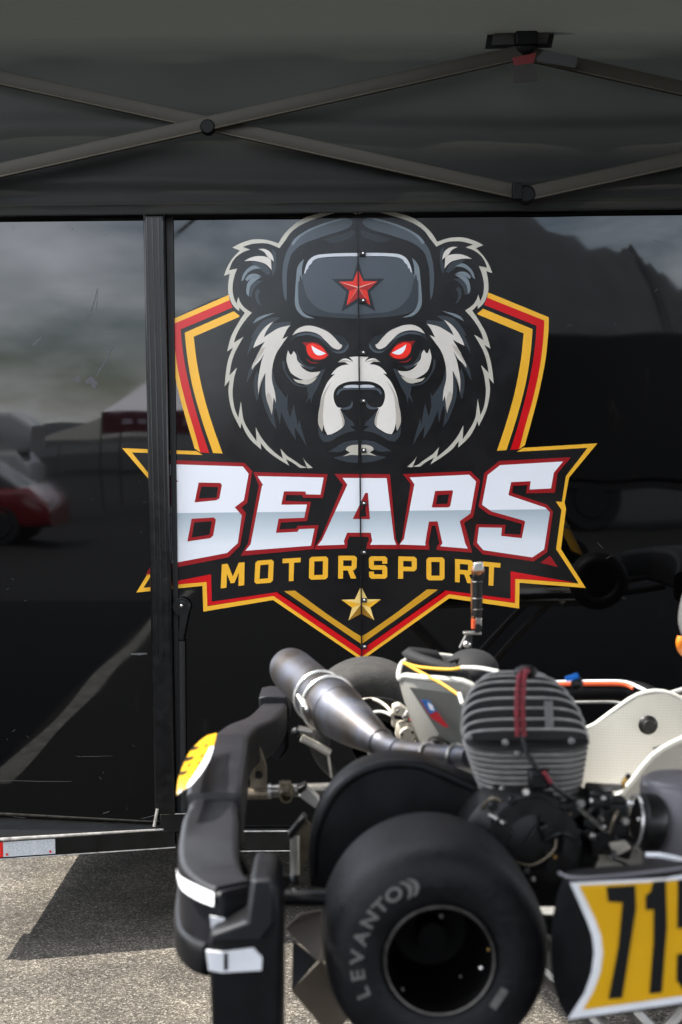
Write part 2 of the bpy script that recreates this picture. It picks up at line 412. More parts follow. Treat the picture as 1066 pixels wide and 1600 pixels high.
# conspicuity tape
mat('tape_red', (0.62, 0.012, 0.010), 0.35)
mat('tape_white', (0.48, 0.50, 0.52), 0.35, nscale=160, namt=0.25)
def tape(x0, x1, m):
    X0_, X1_ = onwall(x0, 1325).x, onwall(x1, 1325).x
    bb = MB(); zz0, zz1 = zr0 + 0.006, zr1 - 0.004
    bb.prism([Vector((X0_, D - flare(X0_) - 0.0022, zz0)), Vector((X1_, D - flare(X1_) - 0.0022, zz0)), Vector((X1_, D - flare(X1_) - 0.0022, zz1)), Vector((X0_, D - flare(X0_) - 0.0022, zz1))], (0, 0.0012, 0))
    return bb.build('reflective_tape', m, trailer, smooth=0)
tape(-25, 21, 'tape_red'); tape(21.3, 97, 'tape_white')
for px_, py_ in ((27, 1333), (90, 1332)):
    c = onwall(px_, py_); bb = MB(); bb.box((c.x, D - flare(c.x) - 0.003, zr0 + 0.014), (0.007, 0.0014, 0.007)); bb.build('tape_dot', 'tape_red', trailer)
# wheels far to the right, under the body
mat('tyre_plain', (0.012, 0.012, 0.012), 0.8)
for wx in (2.5, 3.35):
    bb = MB(); bb.lathe([(0.20, 0.0), (0.33, 0.01), (0.36, 0.05), (0.36, 0.17), (0.33, 0.21), (0.2, 0.22)], (wx, D + 0.03, 0.36), (0, 1, 0), 40); t_ = bb.build('wheel', 'tyre_plain', trailer)
    bb = MB(); bb.lathe([(0.0001, 0.04), (0.14, 0.03), (0.2, 0.0), (0.21, 0.02)], (wx, D + 0.03, 0.36), (0, 1, 0), 32); bb.build('rim', 'screw_steel', t_)

# scuffs and scratches on the left wall section
mat('scuff_pale', (0.085, 0.083, 0.08), 0.6); mat('scuff_dull', (0.075, 0.075, 0.078), 0.5, spec=0.3)
def scuff(pts, w, m_, name='scuff_mark'):
    P = [W(x, y, D) for x, y in pts]; bb = MB(); rows = []
    for i, p in enumerate(P):
        d = (P[min(i + 1, len(P) - 1)] - P[max(i - 1, 0)]).normalized(); n = Vector((-d.z, 0, d.x)) * w * (0.25 + 0.75 * math.sin(math.pi * (i + .35) / (len(P) - .3)))
        rows.append([p + n + Vector((0, -.0008, 0)), p - n + Vector((0, -.0008, 0))])
    bb.sheet(rows); return bb.build(name, m_, trailer, smooth=0)
scuff([(160, 523), (167, 519), (175, 517)], .0022, 'scuff_pale'); scuff([(152, 451), (148, 470), (140, 492), (131, 503)], .0016, 'scuff_dull'); scuff([(153, 450), (152, 468), (150, 485)], .001, 'scuff_dull')
scuff([(116, 594), (121, 591), (125, 597)], .010, 'scuff_dull'); scuff([(134, 598), (142, 593), (148, 600), (146, 606)], .013, 'scuff_dull')
scuff([(150, 588), (160, 572), (172, 550), (178, 536)], .003, 'scuff_dull'); scuff([(112, 357), (114, 358)], .002, 'scuff_dull'); scuff([(50, 541), (56, 535), (66, 526)], .004, 'scuff_dull')
scuff([(0, 1219), (60, 1221), (112, 1221)], .0008, 'scuff_pale'); scuff([(118, 1181), (123, 1182), (150, 1182), (176, 1181)], .0006, 'scuff_pale'); scuff([(161, 1271), (171, 1268)], .0014, 'scuff_pale'); scuff([(205, 1022), (218, 1022), (230, 1021)], .004, 'scuff_pale')
scuff([(220, 1279), (235, 1276), (248, 1271)], .001, 'scuff_pale'); scuff([(20, 1276), (40, 1278)], .0008, 'scuff_pale')
random.seed(3)
for k in range(26):
    x, y = random.uniform(5, 225), random.uniform(345, 1280)
    scuff([(x, y), (x + random.uniform(-5, 5), y + random.uniform(-4, 4))], random.uniform(.0004, .0009), 'scuff_pale', 'scuff_speck')
for k in range(14):
    x, y = random.uniform(290, 345), random.uniform(340, 470)
    if k > 6: x, y = random.uniform(860, 1060), random.uniform(350, 900)
    scuff([(x, y), (x + random.uniform(-12, 12), y + random.uniform(-9, 9))], random.uniform(.0004, .0008), 'scuff_pale', 'scuff_speck')
# ================================================================== the printed emblem on the wall (flat vinyl, traced shape by shape)
def vinyl(name, col, rough=0.13):
    return mat(name, col, rough, spec=0.5, nscale=9, namt=0.05)
vinyl('v_black', (0.0095, 0.0090, 0.0095)); vinyl('v_yellow', (0.88, 0.46, 0.035)); vinyl('v_gold', (0.62, 0.31, 0.022))
vinyl('v_red', (0.60, 0.006, 0.010)); vinyl('v_maroon', (0.31, 0.012, 0.015)); vinyl('v_bone', (0.52, 0.49, 0.41))
vinyl('v_fur', (0.64, 0.595, 0.53)); vinyl('v_muzzle', (0.76, 0.715, 0.645)); vinyl('v_furshade', (0.47, 0.425, 0.36))
vinyl('v_slate', (0.036, 0.043, 0.050)); vinyl('v_slate_deep', (0.020, 0.024, 0.028)); vinyl('v_slate_mid', (0.066, 0.080, 0.094)); vinyl('v_slate_light', (0.17, 0.205, 0.225)); vinyl('v_rim', (0.55, 0.575, 0.60))
vinyl('v_eye', (0.86, 0.030, 0.016)); vinyl('v_eyedark', (0.26, 0.010, 0.010)); vinyl('v_white', (0.84, 0.85, 0.87)); vinyl('v_starred', (0.72, 0.035, 0.022)); vinyl('v_starpale', (0.85, 0.42, 0.34)); vinyl('v_stardark', (0.36, 0.018, 0.016)); vinyl('v_goldpale', (0.92, 0.66, 0.22)); vinyl('v_golddark', (0.34, 0.17, 0.02))
def chrome_white(zline, zlow):
    m = vinyl('v_chrome', (0.84, 0.86, 0.88)); m = bpy.data.materials.new('v_chromeprint'); m.use_nodes = True
    nt = m.node_tree; b = nt.nodes['Principled BSDF']; b.inputs['Roughness'].default_value = 0.22; b.inputs['Specular IOR Level'].default_value = 0.35
    t = nt.nodes.new('ShaderNodeTexCoord'); s = nt.nodes.new('ShaderNodeSeparateXYZ'); nt.links.new(t.outputs['Object'], s.inputs[0])
    mr = nt.nodes.new('ShaderNodeMapRange'); mr.inputs['From Min'].default_value = zline; mr.inputs['From Max'].default_value = zlow
    nt.links.new(s.outputs['Z'], mr.inputs['Value'])
    r = nt.nodes.new('ShaderNodeValToRGB'); cr = r.color_ramp
    cr.elements[0].position = 0.0; cr.elements[0].color = (0.82, 0.83, 0.86, 1)
    cr.elements[1].position = 1.0; cr.elements[1].color = (0.80, 0.82, 0.85, 1)
    for p, c in ((0.004, (0.40, 0.47, 0.51, 1)), (0.30, (0.56, 0.62, 0.66, 1)), (0.62, (0.76, 0.79, 0.82, 1))):
        e = cr.elements.new(p); e.color = c
    nt.links.new(mr.outputs[0], r.inputs[0]); nt.links.new(r.outputs[0], b.inputs['Base Color'])
    return m
ZLINE = W(562, 798.5, D).z; ZLOW = W(562, 880, D).z
CHROME = chrome_white(ZLINE, ZLOW); MATS['v_chromeprint'] = CHROME

def fr(ox, oy, s, pts): return [(ox + x / s, oy + y / s) for x, y in pts]
S9 = 1066 / 110.0
A1 = lambda *p: fr(345, 330, S9, p)
A2 = lambda *p: fr(455, 330, S9, p)
A3 = lambda *p: fr(345, 430, S9, p)
A4 = lambda *p: fr(455, 430, S9, p)
A5 = lambda *p: fr(345, 530, S9, p)
A6 = lambda *p: fr(455, 530, S9, p)
A7 = lambda *p: fr(345, 630, S9, p)
A8 = lambda *p: fr(455, 630, S9, p)
SH = lambda *p: fr(250, 440, 5.714, p)
R6 = lambda *p: fr(420, 720, 3.553, p)
R7 = lambda *p: fr(660, 680, 3.553, p)
LB = lambda *p: fr(260, 700, 7.107, p)
LE = lambda *p: fr(375, 720, 7.107, p)
LA = lambda *p: fr(485, 720, 7.107, p)
LR = lambda *p: fr(610, 710, 7.107, p)
LS = lambda *p: fr(735, 700, 6.6625, p)

def clipx(P, x, keep_less):
    res = []
    ins = lambda p: (p[0] <= x) if keep_less else (p[0] >= x)
    for i in range(len(P)):
        a, b_ = P[i - 1], P[i]
        if ins(a) != ins(b_):
            t = (x - a[0]) / (b_[0] - a[0]); res.append((x, a[1] + t * (b_[1] - a[1])))
        if ins(b_): res.append(b_)
    return res
def to_wall(P):
    res = []
    for px, py in P:
        p = W(px, py, D)
        x = p.x
        if abs(x - SEAM) < 0.0045: x = SEAM
        res.append((x, p.z))
    return res
emblem_root = None
DEC_N = 0
def decal(name, polys, m, layer, mirror=True, smooth=True, lim=42, parent=None, base=False):
    global DEC_N
    DEC_N += 1
    lift = 0.0006 + 0.00045 * layer + 0.0000035 * DEC_N
    par = parent or emblem_root or trailer
    made = []
    for P in polys:
        holes = []
        if isinstance(P, tuple): P, holes = P[0], list(P[1])
        loops = [P] + holes
        loops = [to_wall(soften(L, 4, lim) if smooth else L) for L in loops]
        l3 = [[Vector((x, z, 0)) for x, z in L] for L in loops]
        flat = [q for L in l3 for q in L]
        tris = tessellate_polygon(l3)
        whole = min(abs(q.x - SEAM) for q in flat) < 1e-6       # touches the centre line: one piece with its mirror image
        for sgn in ((1, -1) if mirror else (1,)):
            if sgn == 1 or not whole: mb = MB()
            mb.add([Vector((q.x if sgn == 1 else 2 * SEAM - q.x, D - lift, q.y)) for q in flat], tris)
            if sgn == 1 and whole and mirror: continue
            made.append(mb)
    if base:
        mb = MB()
        for k in made: mb.add(k.v, k.f)
        made = [mb]
    import bmesh
    for mb in made:
        o = mb.build(name, m, par, smooth=0)
        bm = bmesh.new(); bm.from_mesh(o.data)
        bmesh.ops.reverse_faces(bm, faces=[f for f in bm.faces if f.normal.y > 0]); bm.to_mesh(o.data); bm.free()
    return o

# ---- shield and banner
sh_out = SH((615, 118), (75, 352), (80, 470), (110, 720), (170, 1000), (230, 1220), (310, 1490))
sh_yin = SH((622, 165), (115, 380), (125, 520), (160, 780), (230, 1080), (300, 1310), (360, 1524))
sh_rin = SH((650, 230), (186, 426), (197, 560), (232, 790), (300, 1080), (370, 1320), (440, 1530))
gd_out = SH((660, 264), (222, 455), (240, 640), (290, 930), (380, 1250), (475, 1530))
gd_in = SH((560, 1535), (470, 1280), (390, 1010), (330, 720), (302, 492), (705, 316), (712, 305))
bn_out = R7((560, 70), (972, 45), (815, 235), (790, 372), (798, 408), (770, 632), (908, 848), (540, 819), (538, 962), (150, 905)) + R6((512, 1108))
bn_in = R6((512, 1089)) + R7((147, 883), (515, 932), (517, 797), (868, 823), (743, 632), (773, 415), (742, 368), (775, 370), (797, 228), (918, 70), (525, 92))
red_lo = R7((845, 818), (517, 798), (515, 930), (147, 883)) + R6((512, 1088), (512, 1049), (985, 718)) + R7((120, 861), (490, 908), (491, 755))
gold_lo = R6((940, 715), (512, 1018), (512, 975), (560, 948), (700, 850), (880, 713))
base = SH((615, 118), (75, 352), (80, 470), (110, 720), (170, 1000), (230, 1220), (310, 1490))
cen_t = (559.7, 440); cen_b = (566, 1031)
mirrpx = lambda P: P
emblem_root = None
sh_black = decal('emblem', [sh_out + [(330, 725), (559.7, 725), (559.7, 440)]], 'v_black', 0, lim=30, base=True)
emblem_root = sh_black
decal('banner', [bn_out + [(565.9, 1031), (562, 700)]], 'v_black', 0.5, smooth=False, base=True)
emblem_root['label'] = 'bear shield emblem with banner lettering'
decal('shield_border', [sh_out + list(reversed(sh_yin))], 'v_yellow', 1, lim=30)
decal('shield_stripe', [sh_yin + list(reversed(sh_rin))], 'v_red', 1, lim=30)
decal('shield_inner_border', [gd_out + gd_in], 'v_yellow', 1, lim=30)
decal('banner_border', [bn_out + bn_in], 'v_yellow', 2, lim=30, smooth=False)
decal('banner_stripe', [red_lo], 'v_red', 2, smooth=False)
decal('lower_inner_border', [gold_lo], 'v_gold', 2, smooth=False)
decal('banner_triangle', [R7((710, 668), (752, 732), (655, 708))], 'v_maroon', 2, smooth=False)

# ---- bear
outer = (A2((1015, -60), (800, -40), (600, -5), (400, 40), (220, 95), (100, 160), (0, 240)) + A1((960, 350), (875, 488), (760, 450), (680, 432), (590, 425), (480, 430), (370, 460), (270, 500), (178, 552), (290, 595), (200, 690), (130, 790), (90, 870), (50, 980), (140, 945), (122, 1040))
    + A3((113, 160), (115, 270), (135, 340), (165, 420), (210, 485), (278, 545), (282, 490), (365, 570), (280, 700), (200, 840), (150, 950)) + A5((98, 185), (190, 125), (130, 260), (95, 400), (75, 540), (60, 715), (135, 620), (118, 760), (125, 880), (150, 1010))
    + A7((190, 170), (300, 387), (315, 300), (360, 410), (450, 550), (615, 702), (605, 600), (700, 715), (850, 830), (1040, 947), (985, 845)) + A8((0, 888), (70, 930), (140, 978)))
inner = (A2((1015, 75), (960, 35), (800, 5), (620, 40), (470, 85), (300, 140), (130, 220), (0, 320)) + A1((980, 440), (890, 560), (800, 520), (710, 490), (600, 484), (480, 495), (330, 540), (447, 580), (340, 620), (240, 690), (170, 780), (128, 895), (252, 867), (215, 960), (192, 1050))
    + A3((180, 200), (190, 300), (215, 380), (240, 428), (268, 328), (300, 410), (360, 490), (472, 568), (390, 660), (310, 770), (240, 900), (200, 1022), (345, 933), (270, 1066)) + A5((200, 240), (160, 380), (133, 548), (247, 428), (205, 580), (188, 700), (180, 800), (190, 930), (215, 1060))
    + A7((268, 218), (306, -30), (325, 120), (350, 260), (420, 400), (545, 578), (530, 363), (610, 510), (720, 650), (850, 770), (945, 842), (905, 688), (1000, 790)) + A8((0, 835), (90, 895), (160, 945), (245, 974)))
decal('bear_head', [outer + A8((1015, 978))], 'v_black', 3)
decal('head_outline', [outer + [inner[-1]] + list(reversed(inner[:-1])), A8((178, 818), (215, 875), (328, 980), (248, 985))], 'v_bone', 4)
decal('cap_highlight', [A1((1050, 520),) + A2((80, 400), (200, 310), (350, 235), (500, 180), (680, 125), (800, 105), (880, 112), (930, 150), (930, 190), (880, 240), (780, 290), (600, 345), (420, 405), (250, 465), (120, 535), (50, 600), (0, 665)) + A1((1035, 760), (1010, 870), (1000, 1000)) + A3((1000, 130), (1000, 260), (995, 400), (960, 320), (938, 150)) + A1((933, 1010), (940, 850), (960, 740), (995, 620))], 'v_slate_mid', 4)
decal('cap_highlight_edge', [A2((0, 495), (60, 410), (200, 312), (350, 237), (500, 182), (680, 127), (800, 107), (740, 140), (560, 190), (400, 250), (250, 320), (120, 410), (30, 520)) ], 'v_slate_light', 5)
decal('cap_fold', [A2((480, 432), (700, 370), (850, 320), (945, 275), (975, 330), (900, 400), (780, 450), (640, 482))], 'v_slate_deep', 4)
decal('cap_panel', [A2((1015, 688), (600, 700), (420, 712), (330, 750), (260, 850), (180, 960), (130, 1060)) + A4((108, 110), (105, 300), (120, 440), (185, 545), (300, 600), (500, 632), (800, 652), (1015, 662))], 'v_slate_mid', 4)
decal('cap_panel_shade', [A4((115, 300), (120, 440), (185, 545), (300, 600), (500, 632), (800, 652), (1015, 662), (1015, 600), (800, 580), (560, 560), (380, 480), (240, 320), (170, 60), (120, 60))], 'v_slate', 5)
decal('cap_panel_rim', [A2((198, 940), (225, 830), (280, 730), (370, 672), (480, 652), (700, 638), (1015, 632), (1015, 682), (700, 686), (480, 700), (390, 718), (330, 752), (310, 790), (270, 830), (255, 880), (240, 875), (215, 945))], 'v_rim', 6)
decal('cap_side_rim', [A2((195, 725), (168, 850), (162, 1040), (140, 960), (122, 1060)) + A4((108, 110), (105, 300), (118, 430), (160, 530), (230, 600), (360, 655), (230, 642), (140, 590), (80, 510), (58, 420), (62, 250), (72, 100)) + A2((80, 980), (92, 870), (130, 790))], 'v_slate_light', 6)
# star on the cap
def star_poly(pts): return pts
stT, stL, stLL = A2((1012, 878))[0], A4((722, 100))[0], A4((842, 458))[0]
inUL, inL, inB = A4((940, 92))[0], A4((884, 240))[0], A4((1015, 338))[0]
ctr = A4((1015, 188))[0]
decal('star_shadow', [[A2((1015, 742))[0], A4((930, 55))[0], A4((615, 58))[0], A4((840, 255))[0], A4((765, 550))[0], A4((1015, 405))[0], ctr]], 'v_slate_deep', 6, smooth=False)
decal('star', [[stT, inUL, stL, inL, stLL, inB, ctr]], 'v_starred', 7, smooth=False)
decal('star_facet', [[ctr, stL, inL], [ctr, stLL, inB]], 'v_stardark', 8, smooth=False)
def sliver(a, b_, w): 
    dx, dy = b_[0] - a[0], b_[1] - a[1]; L = math.hypot(dx, dy); nx, ny = -dy / L * w, dx / L * w
    return [(a[0] + nx, a[1] + ny), b_, (a[0] - nx, a[1] - ny)]
decal('star_ridge', [sliver(ctr, stL, 1.1), sliver(ctr, stLL, 0.8), [(ctr[0], ctr[1]), (ctr[0] - 1.0, ctr[1]), stT]], 'v_starpale', 9, smooth=False)
# ear
decal('ear_fur', [A1((570, 572), (660, 572), (740, 610), (785, 670), (806, 765), (770, 730), (710, 690), (660, 620)), A1((355, 757), (430, 715), (520, 685), (620, 680), (700, 695), (760, 730), (772, 895), (740, 855), (680, 800), (600, 770), (480, 750))], 'v_fur', 5)
decal('ear_shade', [A1((770, 560), (830, 620), (838, 740), (825, 900), (785, 990), (775, 880), (800, 760), (790, 660)), A1((440, 760), (600, 780), (700, 840), (760, 950), (700, 960), (560, 850))], 'v_slate', 4)
decal('ear_hair', [A1((312, 1064), (340, 960), (400, 880), (480, 825), (540, 830), (610, 868), (520, 875), (440, 910), (380, 970), (345, 1040)), A1((370, 1028), (430, 965), (520, 945), (610, 975), (540, 990), (470, 1010), (400, 1060)), A3((392, 280), (392, 180), (425, 90), (500, 25), (620, 20), (550, 70), (480, 130), (440, 200), (425, 320))], 'v_slate_light', 5)
decal('ear_depth', [A3((425, 320), (440, 210), (480, 130), (560, 75), (640, 90), (560, 140), (500, 220), (470, 330)), A3((520, 250), (570, 200), (600, 240), (570, 330), (620, 470), (560, 420), (525, 340))], 'v_slate', 4)
# cheeks
decal('cheek_shadow', [A3((455, 950), (520, 830), (640, 690), (800, 640), (905, 640), (800, 725), (1060, 700), (1060, 775), (700, 910), (600, 1000), (500, 1066)) + A5((440, 180), (398, 255), (425, 130), (490, -30)),
    A5((392, 662), (420, 500), (480, 380), (560, 260), (640, 240), (560, 360), (470, 520), (410, 640)),
    A5((545, 940), (510, 790), (502, 620), (545, 470), (580, 560), (565, 700), (578, 860))], 'v_slate', 4)
decal('cheek_lower_shadow', [A5((640, 560), (790, 480), (830, 640), (870, 720), (990, 885), (1018, 830), (1010, 1060)) + A7((1022, 110), (1052, 225)) + A8((38, 15), (75, 200), (100, 345), (118, 248), (150, 360), (190, 480), (237, 660), (170, 545), (52, 362), (75, 565), (0, 445)) + A7((1000, 330), (915, 130), (897, 325), (860, 160), (822, 60), (808, 180), (843, 392), (760, 280), (690, 120), (655, 30)) + A5((625, 880), (618, 740))], 'v_slate', 4)
cheek = A3((793, 703), (730, 790), (680, 870), (652, 942), (760, 870), (880, 800), (1052, 757), (1000, 830), (933, 967), (1015, 928)) + A5((930, 80), (850, 200), (800, 340), (775, 500), (780, 640), (820, 800), (838, 965), (802, 880), (790, 1000), (775, 1145), (740, 1040), (690, 880), (675, 700), (678, 508), (620, 620), (590, 740), (572, 838), (565, 650), (590, 470), (620, 330), (662, 215), (590, 330), (520, 400), (472, 465), (475, 410), (530, 290), (600, 150), (668, 36), (600, 75), (493, 132), (520, 50)) + A3((545, 970), (590, 890), (660, 800), (730, 740))
decal('cheek_fur', [cheek], 'v_fur', 5)
decal('cheek_fur_shade', [A5((690, 880), (720, 800), (760, 860), (790, 1000), (775, 1140), (740, 1040)), A5((600, 160), (680, 110), (640, 200), (540, 330), (480, 440), (530, 290)), A5((572, 830), (600, 640), (670, 520), (620, 640), (590, 740))], 'v_furshade', 6)
decal('cheek_hair', [A3((488, 732), (540, 660), (640, 610), (825, 566), (720, 612), (600, 672))], 'v_slate_light', 5)
# brow and eye
decal('brow_shadow', [A4((-20, 1010), (40, 880), (120, 800), (300, 770), (480, 800), (660, 900), (780, 930), (850, 1010), (875, 1060)) + A6((860, 140), (790, 205), (700, 215), (600, 170), (480, 60)) + A4((400, 940), (260, 905), (120, 920))], 'v_slate_deep', 4)
decal('brow_gleam', [A6((870, 60), (868, 130), (800, 200), (700, 215), (620, 180), (720, 190), (800, 160), (840, 100)), A4((60, 930), (160, 880), (300, 880), (420, 915), (520, 1000), (400, 945), (260, 905), (130, 920))], 'v_slate_mid', 5)
decal('brow', [A4((20, 908), (90, 820), (200, 770), (320, 768), (430, 800), (560, 860), (660, 950), (740, 1040)) + A6((775, 90), (760, 130), (720, 155), (680, 150), (620, 120), (560, 60), (500, 0)) + A4((430, 905), (350, 868), (250, 850), (150, 858), (70, 885))], 'v_fur', 6)
decal('eye_socket', [A6((170, 42), (260, 48), (370, 50), (470, 108), (575, 240), (520, 290), (420, 318), (320, 302), (250, 225), (228, 130)), A6((225, 285), (300, 338), (440, 360), (310, 362), (250, 325))], 'v_eyedark', 5)
decal('eye', [A6((240, 85), (320, 62), (390, 82), (470, 122), (552, 240), (500, 288), (400, 305), (310, 278), (255, 220), (232, 150))], 'v_eye', 6)
decal('eye_glow', [A6((308, 93), (380, 140), (527, 215), (470, 240), (400, 242), (350, 205), (320, 150))], 'v_white', 7)
decal('under_eye_fur', [A6((40, 178), (75, 230), (100, 330), (205, 420), (130, 380), (180, 440), (260, 490), (340, 500), (445, 488), (400, 550), (300, 600), (190, 615), (100, 580), (0, 510), (-50, 400), (-70, 290), (-46, 165), (-15, 235), (15, 225))], 'v_fur', 6)
decal('under_eye_fold', [A6((32, 598), (110, 618), (200, 616), (300, 600), (398, 570), (340, 640), (250, 685), (150, 670), (80, 650))], 'v_bone', 6)
decal('under_eye_shadow', [A6((-135, 330), (-122, 450), (-60, 565), (0, 645), (100, 710), (250, 730), (240, 780), (260, 830), (222, 980), (285, 880), (300, 985), (330, 860), (400, 730), (520, 445), (440, 480), (330, 640), (200, 700), (80, 672), (-20, 580), (-80, 470), (-100, 330)), A6((80, 160), (140, 300), (240, 400), (380, 420), (300, 470), (180, 420), (110, 320))], 'v_slate', 5)
# muzzle, nose, mouth
muz = A6((1015, 262), (960, 265), (880, 273), (910, 300), (947, 348), (900, 318), (840, 295), (780, 300), (708, 352), (800, 345), (875, 382), (800, 390), (720, 420), (650, 480), (608, 537), (665, 522), (560, 640), (500, 760), (460, 880), (430, 1040)) + A8((415, 150), (410, 300), (440, 380), (472, 432), (490, 318), (510, 400), (550, 478), (620, 465), (720, 410), (790, 350), (808, 290), (790, 200), (740, 85), (775, 70)) + A6((720, 1035), (680, 1000), (645, 900), (650, 800), (700, 720), (780, 670), (880, 642), (1015, 635))
decal('muzzle', [muz], 'v_muzzle', 6)
decal('muzzle_shade', [A6((430, 1040), (470, 880), (540, 740), (625, 632), (560, 740), (510, 860), (490, 1040)) + A8((482, 200), (490, 318), (472, 432), (440, 380), (410, 300), (415, 150)), A6((712, 350), (780, 312), (850, 320), (940, 350), (850, 345)), A8((720, 80), (790, 200), (808, 290), (780, 360), (770, 240))], 'v_furshade', 7)
decal('nose_gleam', [A6((685, 830), (715, 760), (800, 735), (900, 742), (1015, 750), (1015, 765), (860, 766), (760, 785), (705, 850)), A6((915, 925), (940, 965), (925, 1030), (870, 1064), (780, 1064), (758, 1040), (840, 1030), (890, 1000), (915, 955))], 'v_slate_mid', 7)
decal('nose_light', [A6((785, 728), (840, 700), (940, 690), (1015, 694), (1015, 738), (900, 735), (840, 738))], 'v_rim', 8)
decal('lip_shadow', [A8((408, 350), (470, 440), (550, 490), (700, 445), (812, 340), (800, 210), (770, 125), (860, 220), (940, 290), (962, 345), (890, 350), (960, 400), (985, 420), (870, 437), (720, 500), (600, 575), (500, 592), (430, 505))], 'v_slate', 5)
decal('mouth', [A8((556, 742), (620, 700), (720, 640), (800, 592), (950, 562), (1015, 560), (1015, 640), (860, 690), (720, 742), (620, 735)), A8((636, 826), (740, 800), (880, 775), (1015, 780), (1015, 905), (900, 895), (780, 872))], 'v_slate', 5)
decal('chin', [A8((1015, 628), (920, 635), (850, 665), (827, 705), (892, 748), (785, 805), (900, 783), (1015, 786))], 'v_bone', 6)

# ---- BEARS
letters = {
 'B': (LB, [(-150, 125), (870, 165), (955, 255), (900, 610), (835, 658), (885, 722), (820, 1085), (695, 1212), (110, 1325), (-227, 1410), (-150, 1270), (-40, 1180), (40, 420), (-40, 330)],
       [(-90, 175), (850, 205), (915, 285), (862, 580), (760, 658), (838, 745), (795, 1055), (675, 1165), (110, 1272), (-150, 1325), (-80, 1265), (10, 1190), (78, 375), (137, 373), (60, 310)],
       [[(360, 383), (600, 387), (618, 410), (590, 560), (555, 580), (315, 603)], [(282, 785), (530, 770), (552, 795), (522, 970), (490, 1000), (235, 1037)]],
       [[(390, 428), (575, 433), (560, 550), (362, 560)], [(312, 825), (507, 812), (480, 962), (284, 992)]]),
 'E': (LE, [(150, 125), (975, 148), (922, 413), (703, 410), (690, 380), (515, 378), (505, 445), (790, 455), (745, 668), (455, 685), (440, 762), (630, 752), (640, 722), (875, 712), (820, 980), (10, 1055), (90, 915), (210, 275)],
       [(195, 170), (930, 185), (895, 375), (735, 372), (728, 340), (490, 338), (460, 487), (745, 485), (715, 632), (430, 642), (400, 800), (640, 788), (658, 758), (828, 752), (790, 942), (62, 998), (120, 925), (245, 280), (258, 268)], [], []),
 'A': (LA, [(270, 145), (885, 148), (950, 870), (988, 935), (985, 980), (620, 978), (635, 905), (650, 890), (645, 845), (435, 840), (412, 890), (415, 910), (405, 972), (45, 985), (60, 940), (120, 850), (362, 268)],
       [(358, 190), (848, 192), (930, 870), (955, 932), (665, 932), (688, 888), (672, 797), (410, 797), (372, 890), (382, 930), (80, 940), (130, 880), (412, 265)],
       [[(610, 357), (640, 357), (662, 648), (472, 645)]], [[(604, 462), (622, 617), (540, 614)]]),
 'R': (LR, [(140, 218), (890, 185), (998, 290), (920, 695), (820, 760), (910, 1090), (512, 1060), (520, 1015), (545, 985), (500, 790), (460, 792), (425, 985), (435, 1020), (432, 1058), (102, 1051), (100, 1000), (130, 930), (225, 330)],
       [(215, 255), (875, 225), (952, 300), (890, 655), (770, 740), (830, 985), (860, 1045), (555, 1020), (578, 985), (525, 742), (428, 745), (388, 980), (392, 1010), (105, 1000), (150, 940), (268, 330)],
       [[(498, 405), (690, 398), (695, 415), (665, 575), (640, 588), (460, 588)]], [[(525, 452), (652, 443), (632, 548), (508, 550)]]),
 'S': (LS, [(300, 135), (1050, 95), (908, 262), (880, 465), (578, 472), (595, 385), (445, 395), (435, 465), (800, 590), (860, 660), (800, 1085), (660, 1180), (130, 1105), (30, 1005), (60, 792), (370, 800), (355, 890), (520, 903), (535, 790), (190, 690), (85, 610), (145, 260)],
       [(310, 178), (965, 140), (868, 258), (840, 420), (617, 432), (628, 345), (425, 355), (395, 490), (780, 620), (828, 668), (768, 1055), (645, 1138), (135, 1062), (70, 985), (90, 825), (328, 830), (322, 915), (535, 938), (570, 770), (560, 755), (220, 660), (122, 590), (180, 280)], [], []),
}
for ch, (F_, red, white, holes, blk) in letters.items():
    decal('letter_outline', [F_(*red)], 'v_maroon', 5, mirror=False, smooth=False)
    decal('letter', [F_(*white)], CHROME, 6, mirror=False, smooth=False)
    if holes:
        decal('letter_hole_outline', [F_(*h_) for h_ in holes], 'v_maroon', 7, mirror=False, smooth=False)
        decal('letter_hole', [F_(*h_) for h_ in blk], 'v_black', 8, mirror=False, smooth=False)

